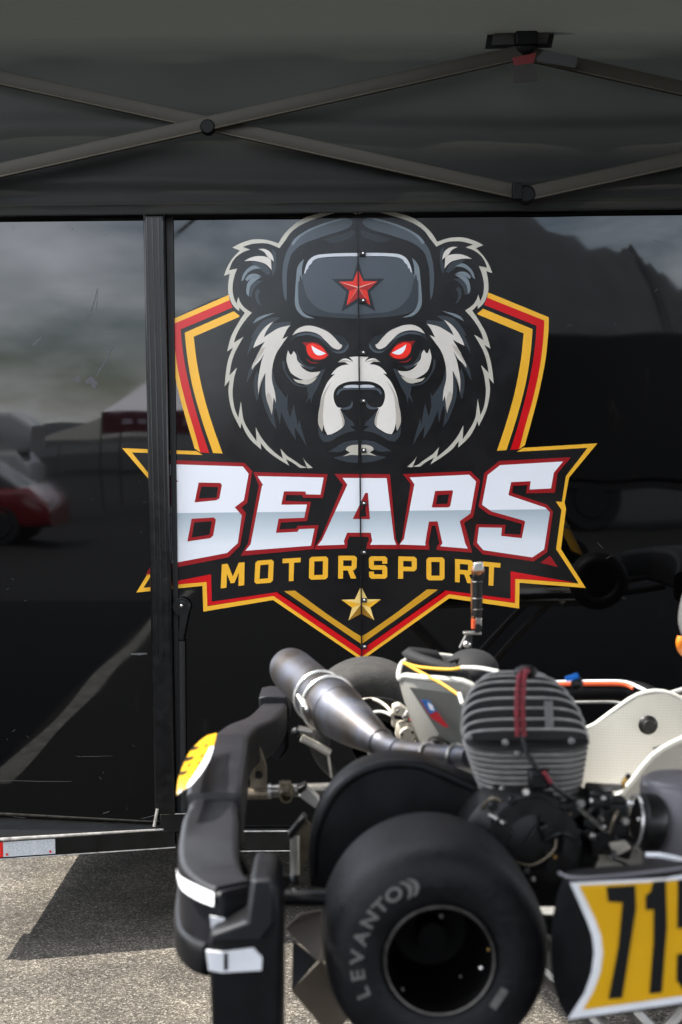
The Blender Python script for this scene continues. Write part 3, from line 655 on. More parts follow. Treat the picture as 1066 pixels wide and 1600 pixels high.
# ---- MOTORSPORT
def quadmap(q):
    (x0, y0), (x1, y1), (x2, y2), (x3, y3) = q            # TL TR BR BL
    def f(u, v):
        return ((1 - v) * ((1 - u) * x0 + u * x1) + v * ((1 - u) * x3 + u * x2), (1 - v) * ((1 - u) * y0 + u * y1) + v * ((1 - u) * y3 + u * y2))
    return f
s_ = 0.27; t_ = 0.20; c_ = 0.12; d_ = 0.09
GL = {
 'M': [[(0, 0), (s_ * .95, 0), (0.5, 0.56), (1 - s_ * .95, 0), (1, 0), (1, 1), (1 - s_ * .9, 1), (1 - s_ * .9, .42), (0.58, 0.84), (0.42, 0.84), (s_ * .9, .42), (s_ * .9, 1), (0, 1)]],
 'T': [[(0, 0), (1, 0), (1, t_), (0.64, t_), (0.64, 1), (0.36, 1), (0.36, t_), (0, t_)]],
 'O': [([(c_, 0), (1 - c_, 0), (1, d_), (1, 1 - d_), (1 - c_, 1), (c_, 1), (0, 1 - d_), (0, d_)], [[(s_, t_), (1 - s_, t_), (1 - s_, 1 - t_), (s_, 1 - t_)]])],
 'R': [([(0, 0), (1 - c_, 0), (1, d_), (1, .52), (.9, .62), (.80, .64), (1.0, 1), (.70, 1), (.52, .64), (s_, .64), (s_, 1), (0, 1)], [[(s_, t_), (1 - s_, t_), (1 - s_, .45), (s_, .45)]])],
 'P': [([(0, 0), (1 - c_, 0), (1, d_), (1, .55), (1 - c_, .66), (s_, .66), (s_, 1), (0, 1)], [[(s_, t_), (1 - s_, t_), (1 - s_, .46), (s_, .46)]])],
 'S': [[(c_, 0), (1 - c_, 0), (1, d_), (1, .33), (1 - s_, .33), (1 - s_, t_), (s_, t_), (s_, .40), (1 - c_, .40), (1, .50), (1, 1 - d_), (1 - c_, 1), (c_, 1), (0, 1 - d_), (0, .68), (s_, .68), (s_, 1 - t_), (1 - s_, 1 - t_), (1 - s_, .60), (c_, .60), (0, .50), (0, d_)]],
}
M1 = lambda *p: fr(330, 860, 4.635, p)
M2 = lambda *p: fr(555, 850, 4.1, p)
word = [('M', M1((78, 100), (243, 85), (240, 252), (70, 275))), ('O', M1((322, 75), (455, 65), (447, 232), (313, 243))), ('T', M1((518, 60), (650, 52), (640, 218), (520, 225))), ('O', M1((712, 47), (848, 42), (845, 208), (708, 213))), ('R', M1((922, 38), (1056, 38), (1052, 203), (920, 205))),
        ('S', M2((88, 78), (206, 78), (206, 222), (90, 222))), ('P', M2((277, 78), (395, 82), (395, 222), (275, 222))), ('O', M2((457, 85), (573, 85), (573, 232), (457, 232))), ('R', M2((640, 95), (755, 104), (752, 252), (640, 243))), ('T', M2((818, 112), (932, 122), (925, 270), (815, 262)))]
for ch, q in word:
    f = quadmap(q); P = []
    for g_ in GL[ch]:
        if isinstance(g_, tuple): P.append(([f(*k) for k in g_[0]], [[f(*k) for k in hh] for hh in g_[1]]))
        else: P.append([f(*k) for k in g_])
    decal('letter', P, 'v_yellow', 5, mirror=False, smooth=False)
# ---- gold star
T_, L_, LL_, c0 = R6((503, 697))[0], R6((403, 771))[0], R6((443, 886))[0], R6((507, 795))[0]
iU, iL, iB = R6((478, 769))[0], R6((463, 815))[0], R6((508, 848))[0]
ccx = 563.4
T_ = (ccx, T_[1]); c0 = (ccx, c0[1]); iB = (ccx, iB[1])
decal('gold_star', [[T_, iU, L_, iL, LL_, iB, c0]], 'v_yellow', 5, smooth=False)
decal('gold_star_light', [[c0, T_, iU], [c0, L_, iU], [c0, LL_, iL]], 'v_goldpale', 6, smooth=False)
decal('gold_star_dark', [[c0, LL_, iB]], 'v_golddark', 6, smooth=False)
emblem_root = None
# ================================================================== canopy against the trailer (far truss and flap seen from below)
def fabric(name, col, trans):
    m = bpy.data.materials.new(name); m.use_nodes = True; nt = m.node_tree; b = nt.nodes['Principled BSDF']
    b.inputs['Base Color'].default_value = (*col, 1); b.inputs['Roughness'].default_value = 0.75; b.inputs['Specular IOR Level'].default_value = 0.25
    t = nt.nodes.new('ShaderNodeTexCoord')
    w1 = nt.nodes.new('ShaderNodeTexWave'); w1.bands_direction = 'Z'; w1.inputs['Scale'].default_value = 95
    w2 = nt.nodes.new('ShaderNodeTexWave'); w2.bands_direction = 'X'; w2.inputs['Scale'].default_value = 95
    for q in (w1, w2): nt.links.new(t.outputs['Object'], q.inputs['Vector'])
    ad = nt.nodes.new('ShaderNodeMath'); ad.operation = 'MULTIPLY'; nt.links.new(w1.outputs['Fac'], ad.inputs[0]); nt.links.new(w2.outputs['Fac'], ad.inputs[1])
    bp = nt.nodes.new('ShaderNodeBump'); bp.inputs['Strength'].default_value = 0.35; bp.inputs['Distance'].default_value = 0.001
    nt.links.new(ad.outputs[0], bp.inputs['Height']); nt.links.new(bp.outputs[0], b.inputs['Normal'])
    tr = nt.nodes.new('ShaderNodeBsdfTranslucent'); tr.inputs[0].default_value = (*trans, 1)
    mx = nt.nodes.new('ShaderNodeAddShader'); o_ = nt.nodes['Material Output']
    nt.links.new(b.outputs[0], mx.inputs[0]); nt.links.new(tr.outputs[0], mx.inputs[1]); nt.links.new(mx.outputs[0], o_.inputs['Surface'])
    MATS[name] = m; return m
fabric('canopy_flap', (0.0118, 0.0118, 0.0106), (0.0105, 0.011, 0.0095))
fabric('canopy_roof', (0.030, 0.031, 0.029), (0.010, 0.0105, 0.0095))
mat('truss_paint', (0.036, 0.032, 0.0235), 0.5, spec=0.2)
mat('truss_lit_edge', (0.075, 0.066, 0.05), 0.5, spec=0.3)
mat('black_plastic', (0.002, 0.002, 0.002), 0.5, spec=0.15)
mat('tag_red', (0.13, 0.004, 0.004), 0.6); mat('tag_tan', (0.025, 0.021, 0.017), 0.7); mat('tag_grey', (0.035, 0.035, 0.032), 0.6)
YV = 4.563; YT = 4.50
can = empty('canopy', (0.5, YV, 2.3), 'dark canopy edge with scissor truss hanging over the trailer wall', 'canopy')
x0, x1 = -1.45, 2.7
zt = W(533, 85, YV).z; zb = W(533, 332.5, YV).z
gr = []
RAD = 0.075
for i in range(70):
    x = x0 + (x1 - x0) * i / 69; row = []
    for k in range(9):                                   # roof, rising towards us
        v = 1 - k / 8.0
        row.append(Vector((x, YV - RAD - 0.55 * v, zt + RAD * .75 + 0.20 * v - 0.012 * math.sin(math.pi * v) + 0.004 * math.sin(x * 5 + k))))
    for k in range(1, 8):                                # fold
        q = R(20 + 70 * k / 8.0)
        row.append(Vector((x, YV - RAD + RAD * math.sin(q) * .98, zt + RAD * (math.cos(q) - .18))))
    for j in range(41):
        v = j / 40; z = zt - .014 + (zb - zt + .014) * v
        px_eq = 85 + 248 * v
        y = YV - 0.022 * math.exp(-((px_eq - 198 - 9 * math.sin(x * 2.1)) / 18) ** 2) - 0.018 * math.exp(-((px_eq - 283 - 5 * math.sin(x * 3 + 1)) / 12) ** 2) + 0.003 * math.exp(-((px_eq - 240 - 8 * math.sin(x * 1.7)) / 22) ** 2) - 0.006 * math.exp(-((px_eq - 312) / 9) ** 2) + 0.004 * math.sin(x * 9 + v * 5) + 0.002 * math.sin(x * 23 - v * 11)
        row.append(Vector((x, y, z + (0.002 * math.sin(x * 7) if j == 40 else 0))))
    gr.append(row)
b = MB(); b.sheet(gr); flap = b.build('canopy_cloth', 'canopy_flap', can, smooth=80)
b = MB(); b.tube([Vector((x, YV - 0.004, zb + 0.003)) for x in (x0, 0, 1, x1)], 0.004, 6); b.build('hem', 'canopy_flap', flap)
b = MB(); b.tube([Vector((x0 + (x1 - x0) * k / 30, YV - .012 + .002 * math.sin(k), zb + 0.032 + .001 * math.sin(k * 2))) for k in range(31)], 0.0012, 5); b.build('stitching', 'truss_paint', flap)
b = MB(); b.sheet([[Vector((x, YV - 0.62 - 1.70 * k / 6, zt + .256 + .09 * k / 6)) for k in range(7)] for x in (.30, .9, 1.5, 2.1, x1, 4.0, 6.5)]); b.build('sky_gap_cover', 'canopy_roof', can, smooth=80)  # added unseen roof piece, closes most of the sky gap
def bar(p, q, w=0.024, Y=YT):
    a, c = W(*p, Y), W(*q, Y); d = (c - a).normalized(); n = Vector((d.z, 0, -d.x)); b = MB()
    ww = w
    b.loft([rrect_ring(a, n, Vector((0, 1, 0)), ww * 2, 0.022, 0.004, 2), rrect_ring(c, n, Vector((0, 1, 0)), ww * 2, 0.022, 0.004, 2)])
    tb = b.build('truss_bar', 'truss_paint', can)
    if n.z > 0: n = -n
    b = MB(); b.tube([a + n * (ww - .002) + Vector((0, -.010, 0)), c + n * (ww - .002) + Vector((0, -.010, 0))], .0026, 6); b.build('bar_lit_edge', 'truss_lit_edge', tb)  # pale tube puts the bounce-lit lower edge into colour
    return tb
# scissor pairs : crossing at (325,195) and (1315,195)
bar((-170, 305), (815, 82), 0.022); bar((-170, 84), (822, 303), 0.022, YT + 0.028)
bar((822, 303), (1810, 85), 0.022); bar((815, 82), (1810, 305), 0.022, YT + 0.028)
def puck(px, py, r, Y=YT - 0.018):
    b = MB(); b.lathe([(0.0001, 0), (r * .8, 0), (r, 0.008), (r, 0.03), (0.0001, 0.03)], W(px, py, Y), (0, 1, 0), 20)
    return b
puck(324, 197, 0.024).build('pivot_cap', 'black_plastic', can); 
b = puck(823, 303, 0.03); b.box(W(808, 300, YT - .01), (0.03, 0.03, 0.05)); b.build('joint', 'black_plastic', can, bevel=0.003)
b = puck(822, 68, 0.032); b.box(W(822, 62, YT), (0.07, 0.05, 0.045)); b.build('joint', 'black_plastic', can, bevel=0.006)
b = MB(); b.prism([W(768, 17, YT + .03), W(874, 17, YT + .03), W(862, 74, YT + .03), W(758, 76, YT + .03)], (0, 0.004, 0)); b.build('reinforcement_patch', 'black_plastic', can)
b = MB(); b.prism([W(777, 25, YT + .026), W(865, 25, YT + .026), W(855, 68, YT + .026), W(768, 70, YT + .026)], (0, 0.003, 0)); b.build('reinforcement_patch', 'tag_tan', can)
b = MB(); b.pprism([(800, 90), (838, 82), (834, 98), (804, 102)], YT - 0.03, 0.004); b.build('pull_tag', 'tag_red', can)
b = MB(); b.pprism([(804, 102), (834, 98), (841, 125), (802, 130)], YT - 0.03, 0.003); b.build('pull_tag', 'tag_tan', can)
b = MB(); b.pprism([(838, 92), (850, 78), (903, 88), (900, 106), (842, 96)], YT - 0.034, 0.003); b.build('label_plate', 'tag_grey', can)
# ---- canopy added out of view to shade the near side of the kart
shade = empty('added_shade_canopy', (0.8, 0, 0), 'high dark canopy added unseen to shade the near side of the kart', 'canopy')
xl, xr = -1.30, 6.5; y0_, y1_ = -6.0, 2.27
zz = lambda y: 2.86 + (2.27 - y) * 0.155
gr = [[Vector((x, y, zz(y) + 0.015 * math.sin(x * 2) )) for y in [y0_ + (y1_ - y0_) * k / 10 for k in range(11)]] for x in [xl + (xr - xl) * k / 20 for k in range(21)]]
b = MB(); b.sheet(gr); b.build('roof_fabric', 'canopy_roof', shade, smooth=80)
for p, q in (((xl, y0_), (xr, y0_)), ((xl, y1_), (xr, y1_)), ((xl, y0_), (xl, y1_)), ((xr, y0_), (xr, y1_))):
    b = MB(); b.tube([Vector((p[0], p[1], zz(p[1]) + .02)), Vector((q[0], q[1], zz(q[1]) + .02))], 0.016, 8); b.build('edge_tube', 'truss_paint', shade)
for x, y in ((xl, y0_), (xr, y0_), (xr, y1_)):
    b = MB(); b.tube([Vector((x - (.62 if x < 0 else 0), y, 0)), Vector((x - (.62 if x < 0 else 0), y, zz(y) - .5)), Vector((x, y, zz(y)))], 0.02, 8); b.build('leg', 'truss_paint', shade)

# ---- unseen canopy added at the left to block skylight
nb = empty('skylight_block_canopy', (-6.2, 0, 0), 'dark canopy added unseen to the left to block skylight', 'canopy')
b = MB(); b.sheet([[Vector((x, y, 2.62 + .25 * (1 - abs((x + 6.3) / 2.8)))) for y in (-5, -2.5, 0, 2.5, 4.8)] for x in (-9.1, -7.7, -6.3, -4.9, -3.5)]); b.build('roof_fabric', 'canopy_roof', nb, smooth=60)
for x, y in ((-9.1, -5), (-3.5, -5), (-3.5, 4.8), (-9.1, 4.8)):
    b = MB(); b.tube([Vector((x, y, 0)), Vector((x, y, 2.62))], .02, 8); b.build('leg', 'truss_paint', nb)
# ================================================================== the racing kart (on its stand, seen from its right rear)
mat('tyre_rubber', (0.0046, 0.0045, 0.0054), 0.56, spec=0.25, nscale=45, namt=0.35, bump=0.6, bscale=110)
mat('tyre_dusty', (0.030, 0.028, 0.025), 0.85, nscale=30, namt=0.4, bump=0.5, bscale=160)
mat('rim_dark', (0.0012, 0.0012, 0.0011), 0.6, spec=0.1)
mat('rim_lip', (0.13, 0.12, 0.11), 0.45, metal=0.8, nscale=80, namt=0.4)
mat('letter_worn', (0.125, 0.12, 0.11), 0.8, nscale=60, namt=0.35)
mat('plastic_grey', (0.0095, 0.0095, 0.0118), 0.42, spec=0.35, nscale=18, namt=0.2, bump=0.12, bscale=260)
mat('plastic_dark', (0.0032, 0.0032, 0.0038), 0.45, spec=0.22, nscale=18, namt=0.25, bump=0.12, bscale=260)
def scratch(name, amt, col, sc=(3, 60, 60)):
    m_ = MATS[name]; nt = m_.node_tree; b_ = nt.nodes['Principled BSDF']
    t = nt.nodes.new('ShaderNodeTexCoord'); mp_ = nt.nodes.new('ShaderNodeMapping'); mp_.inputs['Scale'].default_value = sc; mp_.inputs['Rotation'].default_value = (0.4, 0.3, 0.5)
    n = nt.nodes.new('ShaderNodeTexNoise'); n.inputs['Scale'].default_value = 3; n.inputs['Detail'].default_value = 8; n.inputs['Roughness'].default_value = 0.7
    nt.links.new(t.outputs['Object'], mp_.inputs[0]); nt.links.new(mp_.outputs[0], n.inputs['Vector'])
    r = nt.nodes.new('ShaderNodeValToRGB'); r.color_ramp.elements[0].position = 0.60; r.color_ramp.elements[1].position = 0.74; r.color_ramp.elements[1].color = (amt, amt, amt, 1)
    nt.links.new(n.outputs['Fac'], r.inputs[0])
    mx = nt.nodes.new('ShaderNodeMixRGB'); mx.inputs[2].default_value = (*col, 1); nt.links.new(r.outputs[0], mx.inputs[0])
    src = b_.inputs['Base Color'].links[0].from_socket; nt.links.new(src, mx.inputs[1]); nt.links.new(mx.outputs[0], b_.inputs['Base Color'])
scratch('plastic_grey', .8, (.035, .034, .034)); scratch('plastic_dark', .7, (.016, .016, .016)); scratch('tyre_rubber', .8, (.020, .019, .018), (14, 9, 14)); scratch('tyre_dusty', .8, (.10, .095, .085), (20, 9, 20))
mat('sticker_white', (0.74, 0.75, 0.77), 0.35, nscale=14, namt=0.12)
mat('sticker_yellow', (0.66, 0.355, 0.006), 0.32, nscale=9, namt=0.08)
mat('sticker_black', (0.006, 0.006, 0.006), 0.35)
mat('sticker_blue', (0.02, 0.12, 0.36), 0.35); mat('sticker_red', (0.42, 0.02, 0.025), 0.35)
mat('steel_bare', (0.36, 0.34, 0.31), 0.36, metal=0.9, nscale=30, namt=0.25)
mat('steel_brown', (0.21, 0.175, 0.125), 0.45, metal=0.75, nscale=40, namt=0.35)
mat('alu_bright', (0.62, 0.61, 0.58), 0.32, metal=0.7, nscale=50, namt=0.15)
mat('alu_cast', (0.19, 0.185, 0.175), 0.55, metal=0.35, nscale=60, namt=0.3, bump=0.2, bscale=300)
mat('alu_caliper', (0.50, 0.46, 0.385), 0.5, metal=0.3, nscale=40, namt=0.25)
mat('engine_black', (0.005, 0.0047, 0.0044), 0.40, spec=0.4, nscale=50, namt=0.4)
mat('head_core', (0.005, 0.005, 0.005), 0.8, spec=0.1)
mat('fin_face_shaded', (0.020, 0.0195, 0.0185), 0.7, spec=0.2)  # shaded faces and skylit edges of the fins are put into their colours
mat('fin_edge_skylit', (0.27, 0.26, 0.245), 0.5, metal=0.2, nscale=60, namt=0.3)
mat('hose_white', (0.55, 0.54, 0.50), 0.5); mat('cord_yellow', (0.66, 0.36, 0.03), 0.6, nscale=300, namt=0.3); mat('cord_red', (0.17, 0.008, 0.016), 0.7, nscale=170, namt=0.95); mat('cable_black', (0.003, 0.003, 0.003), 0.45, spec=0.35)
mat('tie_blue', (0.0, 0.16, 0.62), 0.4); mat('airbox_grey', (0.15, 0.142, 0.155), 0.33, nscale=12, namt=0.06, bump=0.05, bscale=300)
mat('pad_black', (0.0065, 0.0065, 0.007), 0.8, nscale=60, namt=0.3); mat('suede_grey', (0.065, 0.062, 0.06), 0.9, nscale=80, namt=0.15); mat('orange', (0.85, 0.22, 0.01), 0.4)
mat('brass', (0.5, 0.3, 0.08), 0.4, metal=0.8); mat('stripe_orange', (0.72, 0.10, 0.03), 0.35)

def woven():
    m = bpy.data.materials.new('seat_fibreglass'); m.use_nodes = True; nt = m.node_tree; b = nt.nodes['Principled BSDF']
    t = nt.nodes.new('ShaderNodeTexCoord')
    w = [nt.nodes.new('ShaderNodeTexWave') for _ in range(2)]
    w[0].bands_direction = 'X'; w[1].bands_direction = 'Z'
    for q in w: q.inputs['Scale'].default_value = 62; q.inputs['Distortion'].default_value = 0.6; nt.links.new(t.outputs['Object'], q.inputs['Vector'])
    mu = nt.nodes.new('ShaderNodeMath'); mu.operation = 'MULTIPLY'; nt.links.new(w[0].outputs['Fac'], mu.inputs[0]); nt.links.new(w[1].outputs['Fac'], mu.inputs[1])
    r = nt.nodes.new('ShaderNodeValToRGB'); r.color_ramp.elements[0].color = (0.30, 0.292, 0.262, 1); r.color_ramp.elements[1].color = (0.38, 0.372, 0.335, 1)
    nt.links.new(mu.outputs[0], r.inputs[0]); nt.links.new(r.outputs[0], b.inputs['Base Color'])
    bp = nt.nodes.new('ShaderNodeBump'); bp.inputs['Strength'].default_value = 0.22; bp.inputs['Distance'].default_value = 0.001
    nt.links.new(mu.outputs[0], bp.inputs['Height']); nt.links.new(bp.outputs[0], b.inputs['Normal'])
    b.inputs['Roughness'].default_value = 0.4
    MATS['seat_fibreglass'] = m
woven()
mat('seat_gel', (0.56, 0.55, 0.50), 0.3, nscale=10, namt=0.06)
mat('seat_grey_gel', (0.155, 0.158, 0.142), 0.35, nscale=10, namt=0.1)
def exhaust_mat():
    m = bpy.data.materials.new('exhaust_steel'); m.use_nodes = True; nt = m.node_tree; b = nt.nodes['Principled BSDF']
    b.inputs['Metallic'].default_value = 0.92
    t = nt.nodes.new('ShaderNodeTexCoord'); n = nt.nodes.new('ShaderNodeTexNoise'); n.inputs['Scale'].default_value = 16; n.inputs['Detail'].default_value = 7
    nt.links.new(t.outputs['Object'], n.inputs['Vector'])
    r = nt.nodes.new('ShaderNodeValToRGB'); cr = r.color_ramp
    cr.elements[0].position = 0.25; cr.elements[0].color = (0.062, 0.047, 0.036, 1); cr.elements[1].position = 0.75; cr.elements[1].color = (0.19, 0.19, 0.20, 1)
    e = cr.elements.new(0.42); e.color = (0.10, 0.09, 0.085, 1); e = cr.elements.new(0.58); e.color = (0.115, 0.12, 0.142, 1)
    nt.links.new(n.outputs['Fac'], r.inputs[0]); nt.links.new(r.outputs[0], b.inputs['Base Color'])
    mr = nt.nodes.new('ShaderNodeMapRange'); mr.inputs['To Min'].default_value = 0.34; mr.inputs['To Max'].default_value = 0.6
    nt.links.new(n.outputs['Fac'], mr.inputs['Value']); nt.links.new(mr.outputs[0], b.inputs['Roughness'])
    MATS['exhaust_steel'] = m
exhaust_mat()

kart = empty('racing_kart', (0.45, 2.45, 0.86), 'black and yellow racing kart with white seat, raised on a stand before the trailer', 'kart')
AX = Vector((-0.045, 1, 0)).normalized()

# ---------------------------------------------------------------- wheels
def wheel(face, ax, Rr, w, rim, dusty=False, hub=True):
    k = Rr / 0.139
    prof = [(rim, .012), (rim + .009, .004), (.095 * k, 0), (.116 * k, .003), (.1265 * k, .010), (.1345 * k, .023), (.138 * k, .042), (.139 * k, .07), (.139 * k, w - .07), (.138 * k, w - .05), (.1345 * k, w - .03), (.126 * k, w - .014), (.112 * k, w - .003), (.095 * k, w), (rim + .009, w - .004), (rim, w - .012)]
    hubm = MB(); hubm.lathe([(rim + .001, .003), (rim + .003, .0), (rim - .002, .004), (rim - .006, .02), (rim - .008, w * .45), (rim * .72, w * .55), (rim * .3, w * .56), (rim * .28, w * .4), (0.0001, w * .4)], face, ax, 48)
    wh = hubm.build('wheel', 'rim_dark', kart, smooth=40)
    b = MB(); b.lathe(prof, face, ax, 72); ty = b.build('tyre', 'tyre_dusty' if dusty else 'tyre_rubber', wh, smooth=50)
    b = MB(); a_, b_ = frame_from(ax); b.tube([face + ax * 0.003 + (a_ * math.cos(q) + b_ * math.sin(q)) * (rim + .0015) for q in [2 * math.pi * i / 48 for i in range(48)]], 0.0022, 8, closed=True); b.build('rim_lip', 'rim_lip', wh)
    return wh
FC = W(688, 1503, 1.73)
rw = wheel(FC, AX, 0.1435, 0.215, 0.067)
for (px, py, r, m_) in ((752, 1513, .0036, 'screw_steel'), (629, 1546, .0026, 'rim_lip'), (690, 1432, .003, 'rim_lip'), (764, 1484, .0022, 'brass'), (720, 1526, .002, 'rim_lip')):
    b = MB(); b.sphere(W(px, py, 1.745), r, 10); b.build('rim_bolt', m_, rw)
# raised lettering on the sidewall
def text_mesh(ch, size, bold=0.03):
    cu = bpy.data.curves.new('t', 'FONT'); cu.body = ch; cu.size = size; cu.align_x = 'CENTER'; cu.offset = bold * size; cu.extrude = 0.0
    o = bpy.data.objects.new('t', cu); C.objects.link(o)
    dg = bpy.context.evaluated_depsgraph_get(); me = bpy.data.meshes.new_from_object(o.evaluated_get(dg))
    vs_ = [v.co.copy() for v in me.vertices]; fs_ = [tuple(p.vertices) for p in me.polygons]
    bpy.data.objects.remove(o); bpy.data.curves.remove(cu); bpy.data.meshes.remove(me)
    return vs_, fs_
xf = Vector((1, 0.045, 0)).normalized(); zf = Vector((0, 0, 1))
def sidewall_letter(ch, ang, rad, size, face, m_, parent, sx=1.0):
    vs_, fs_ = text_mesh(ch, size); b = MB(); P = []
    for v in vs_:
        a = R(ang) - (v.x * sx) / rad            # angle decreases clockwise
        r_ = rad + v.y
        t_ = 0.0016 if r_ < .112 else 0.0016 + (r_ - .112) * .7
        lift = -0.0009 + max(0, (r_ - .112)) * .55
        P.append(face + (xf * math.cos(a) + zf * math.sin(a)) * r_ + AX * lift)
    b.add(P, fs_); return b.build('tyre_letter', m_, parent, smooth=0)
for ch, a in zip('LEVANTO', (201, 188, 175, 161.5, 147.5, 135.5, 123.5)):
    sidewall_letter(ch, a, 0.0955, 0.0235, FC, 'letter_worn', rw, 1.1)
for a in (112.5, 107.5):
    sidewall_letter(')', a, 0.0955, 0.0235, FC, 'letter_worn', rw, 1.6)
b = MB(); b.prism([W(765, 1572, 1.729), W(775, 1579, 1.729), W(795, 1549, 1.729), W(784, 1543, 1.729)], AX * 0.001); b.build('tyre_label', 'letter_worn', rw, smooth=0)
lw_top = W(578, 1030, 3.08)
FL = Vector((W(580, 1040, 2.98).x, 2.98, lw_top.z - 0.139))
lw = wheel(FL, AX, 0.139, 0.20, 0.067, dusty=True)
frm = Vector((1.18, 1.80, 0.985)); wheel(frm, AX, 0.13, 0.13, 0.067)
wheel(Vector((1.13, 2.95, 1.0)), AX, 0.13, 0.13, 0.067)
b = MB(); b.cyl(FC + AX * 0.17, FL + AX * 0.12, 0.02, 20); b.build('rear_axle', 'steel_bare', kart)

# ---------------------------------------------------------------- rear bumper
def beam(st, name, m_, parent, rad=0.28):
    pts = [W(px, py, Y) for px, py, Y, w, h in st]; rings = []
    ws = [s[3] for s in st]; hs = [s[4] for s in st]
    n = 5
    P = catmull(pts, n); 
    def interp(L): 
        r = []
        for i in range(len(L) - 1):
            for k in range(n): r.append(L[i] + (L[i + 1] - L[i]) * k / n)
        return r + [L[-1]]
    ws = interp(ws); hs = interp(hs)
    for i, p in enumerate(P):
        d = P[min(i + 1, len(P) - 1)] - P[max(i - 1, 0)]; d.z = 0; d.normalize()
        s_ = Vector((d.y, -d.x, 0))
        e = 1.0
        if i == 0 or i == len(P) - 1: e = 0.75
        rings.append(rrect_ring(p - Vector((0, 0, hs[i] / 2)), s_, Vector((0, 0, 1)), ws[i] * e, hs[i] * e, min(ws[i], hs[i]) * rad, 4))
    bb = MB(); bb.loft(rings); return bb.build(name, m_, parent, smooth=50)
bump = beam([(428, 1096, 3.10, .050, .055), (427, 1101, 2.95, .056, .065), (408, 1120, 2.72, .058, .07), (374, 1136, 2.52, .062, .075), (353, 1165, 2.33, .066, .08), (338, 1222, 2.13, .070, .085), (330, 1282, 1.98, .074, .09), (328, 1338, 1.87, .074, .09), (345, 1374, 1.80, .064, .085), (372, 1390, 1.765, .05, .08)], 'rear_bumper', 'plastic_grey', kart, .16)
beam([(356, 1146, 2.36, .060, .07), (350, 1162, 2.30, .078, .085), (341, 1196, 2.18, .082, .09), (336, 1226, 2.09, .083, .09), (333, 1240, 2.055, .078, .09)], 'bumper_shell', 'plastic_grey', bump, .12)
beam([(331, 1262, 2.02, .070, .08), (329, 1278, 1.985, .081, .09), (326, 1318, 1.90, .083, .092), (330, 1348, 1.845, .080, .09), (346, 1370, 1.80, .066, .085), (366, 1382, 1.77, .052, .08)], 'bumper_shell', 'plastic_grey', bump, .13)
b = MB(); b.pprism([(404, 1090), (418, 1087), (448, 1089), (454, 1110), (452, 1128), (428, 1131), (406, 1120)], 2.99, 0.12); b.build('bumper_end', 'plastic_grey', bump, bevel=0.007, bseg=3)
b = MB(); b.pprism([(420, 1128), (450, 1124), (451, 1170), (440, 1190), (424, 1183)], 3.0, 0.08); b.build('bumper_end', 'plastic_dark', bump, bevel=0.008)
beam([(334, 1300, 2.35, .04, .045), (308, 1345, 2.12, .045, .048), (298, 1400, 1.96, .045, .048), (298, 1440, 1.86, .042, .046), (314, 1462, 1.80, .04, .044), (338, 1470, 1.77, .04, .044)], 'lower_beam', 'plastic_dark', bump)
b = MB(); b.pprism([(391, 1373), (424, 1376), (436, 1392), (440, 1440), (439, 1720), (334, 1720), (328, 1540), (323, 1485), (327, 1462), (384, 1441)], 1.705, 0.12); box_ = b.build('bumper_end', 'plastic_dark', bump, bevel=0.013, bseg=3)
b = MB(); b.pprism([(393, 1376), (423, 1378), (429, 1390), (428, 1445), (412, 1468), (330, 1470), (330, 1460), (385, 1441)], 1.700, 0.02); b.build('bumper_end_face', 'plastic_grey', bump, bevel=0.005)
b = MB(); b.pprism([(322, 1485), (346, 1488), (396, 1482), (410, 1497), (409, 1517), (346, 1521), (326, 1517)], 1.7005, 0.004); b.build('white_sticker', 'sticker_white', bump, bevel=0.001)
b = MB(); b.pprism([(350, 1490), (356, 1490), (356, 1516), (350, 1517)], 1.6995, 0.001); b.build('sticker_mark', 'plastic_grey', bump, smooth=0)
# white band that wraps the rounded corner of the beam
lo = catmull([W(273, 1352, 1.83), W(280, 1372, 1.80), W(303, 1388, 1.775), W(330, 1399, 1.755)], 5)
hi_ = catmull([W(273, 1340, 1.845), W(279, 1352, 1.81), W(305, 1366, 1.785), W(331, 1377, 1.765)], 5)
b = MB(); b.sheet([[p + Vector((.004, -.014, -.010)), q + Vector((.004, -.014, -.010))] for p, q in zip(lo, hi_)]); o = b.build('white_sticker', 'sticker_white', bump, smooth=60)
b = MB(); b.pprism([(328, 1432), (351, 1436), (352, 1443), (330, 1452)], 1.742, 0.004); b.build('white_sticker', 'sticker_white', bump)
# number sticker on the crown of the beam
stk = [(343, 1160, 2.32), (338, 1178, 2.25), (330, 1195, 2.18), (318, 1213, 2.12), (303, 1228, 2.07), (290, 1243, 2.03), (285, 1252, 2.01), (286, 1236, 2.05), (292, 1210, 2.12), (302, 1184, 2.20), (318, 1170, 2.27)]
L_ = [W(345, 1158, 2.27), W(340, 1180, 2.19), W(334, 1200, 2.11), (W(322, 1222, 2.04)), W(306, 1242, 2.00)]
O_ = [W(319, 1170, 2.25), W(304, 1187, 2.17), W(293, 1210, 2.09), (W(286, 1232, 2.03)), W(284, 1256, 1.99)]
L_ = catmull(L_, 4); O_ = catmull(O_, 4); up = Vector((-0.004, -0.022, 0.018))
b = MB(); b.sheet([[p + up, p.lerp(q, .5) + up + Vector((-.002, 0, .002)), q + up] for p, q in zip(L_, O_)]); sk = b.build('number_sticker', 'sticker_yellow', bump, smooth=60)
up2 = up + Vector((0, -.001, .0015))
def strip(i0, i1, f0, f1, m_, nm):
    b = MB(); b.sheet([[L_[i].lerp(O_[i], f0[0] + (f0[1] - f0[0]) * (i - i0) / max(1, i1 - i0)) + up2, L_[i].lerp(O_[i], f1[0] + (f1[1] - f1[0]) * (i - i0) / max(1, i1 - i0)) + up2] for i in range(i0, i1 + 1)]); b.build(nm, m_, sk, smooth=0)
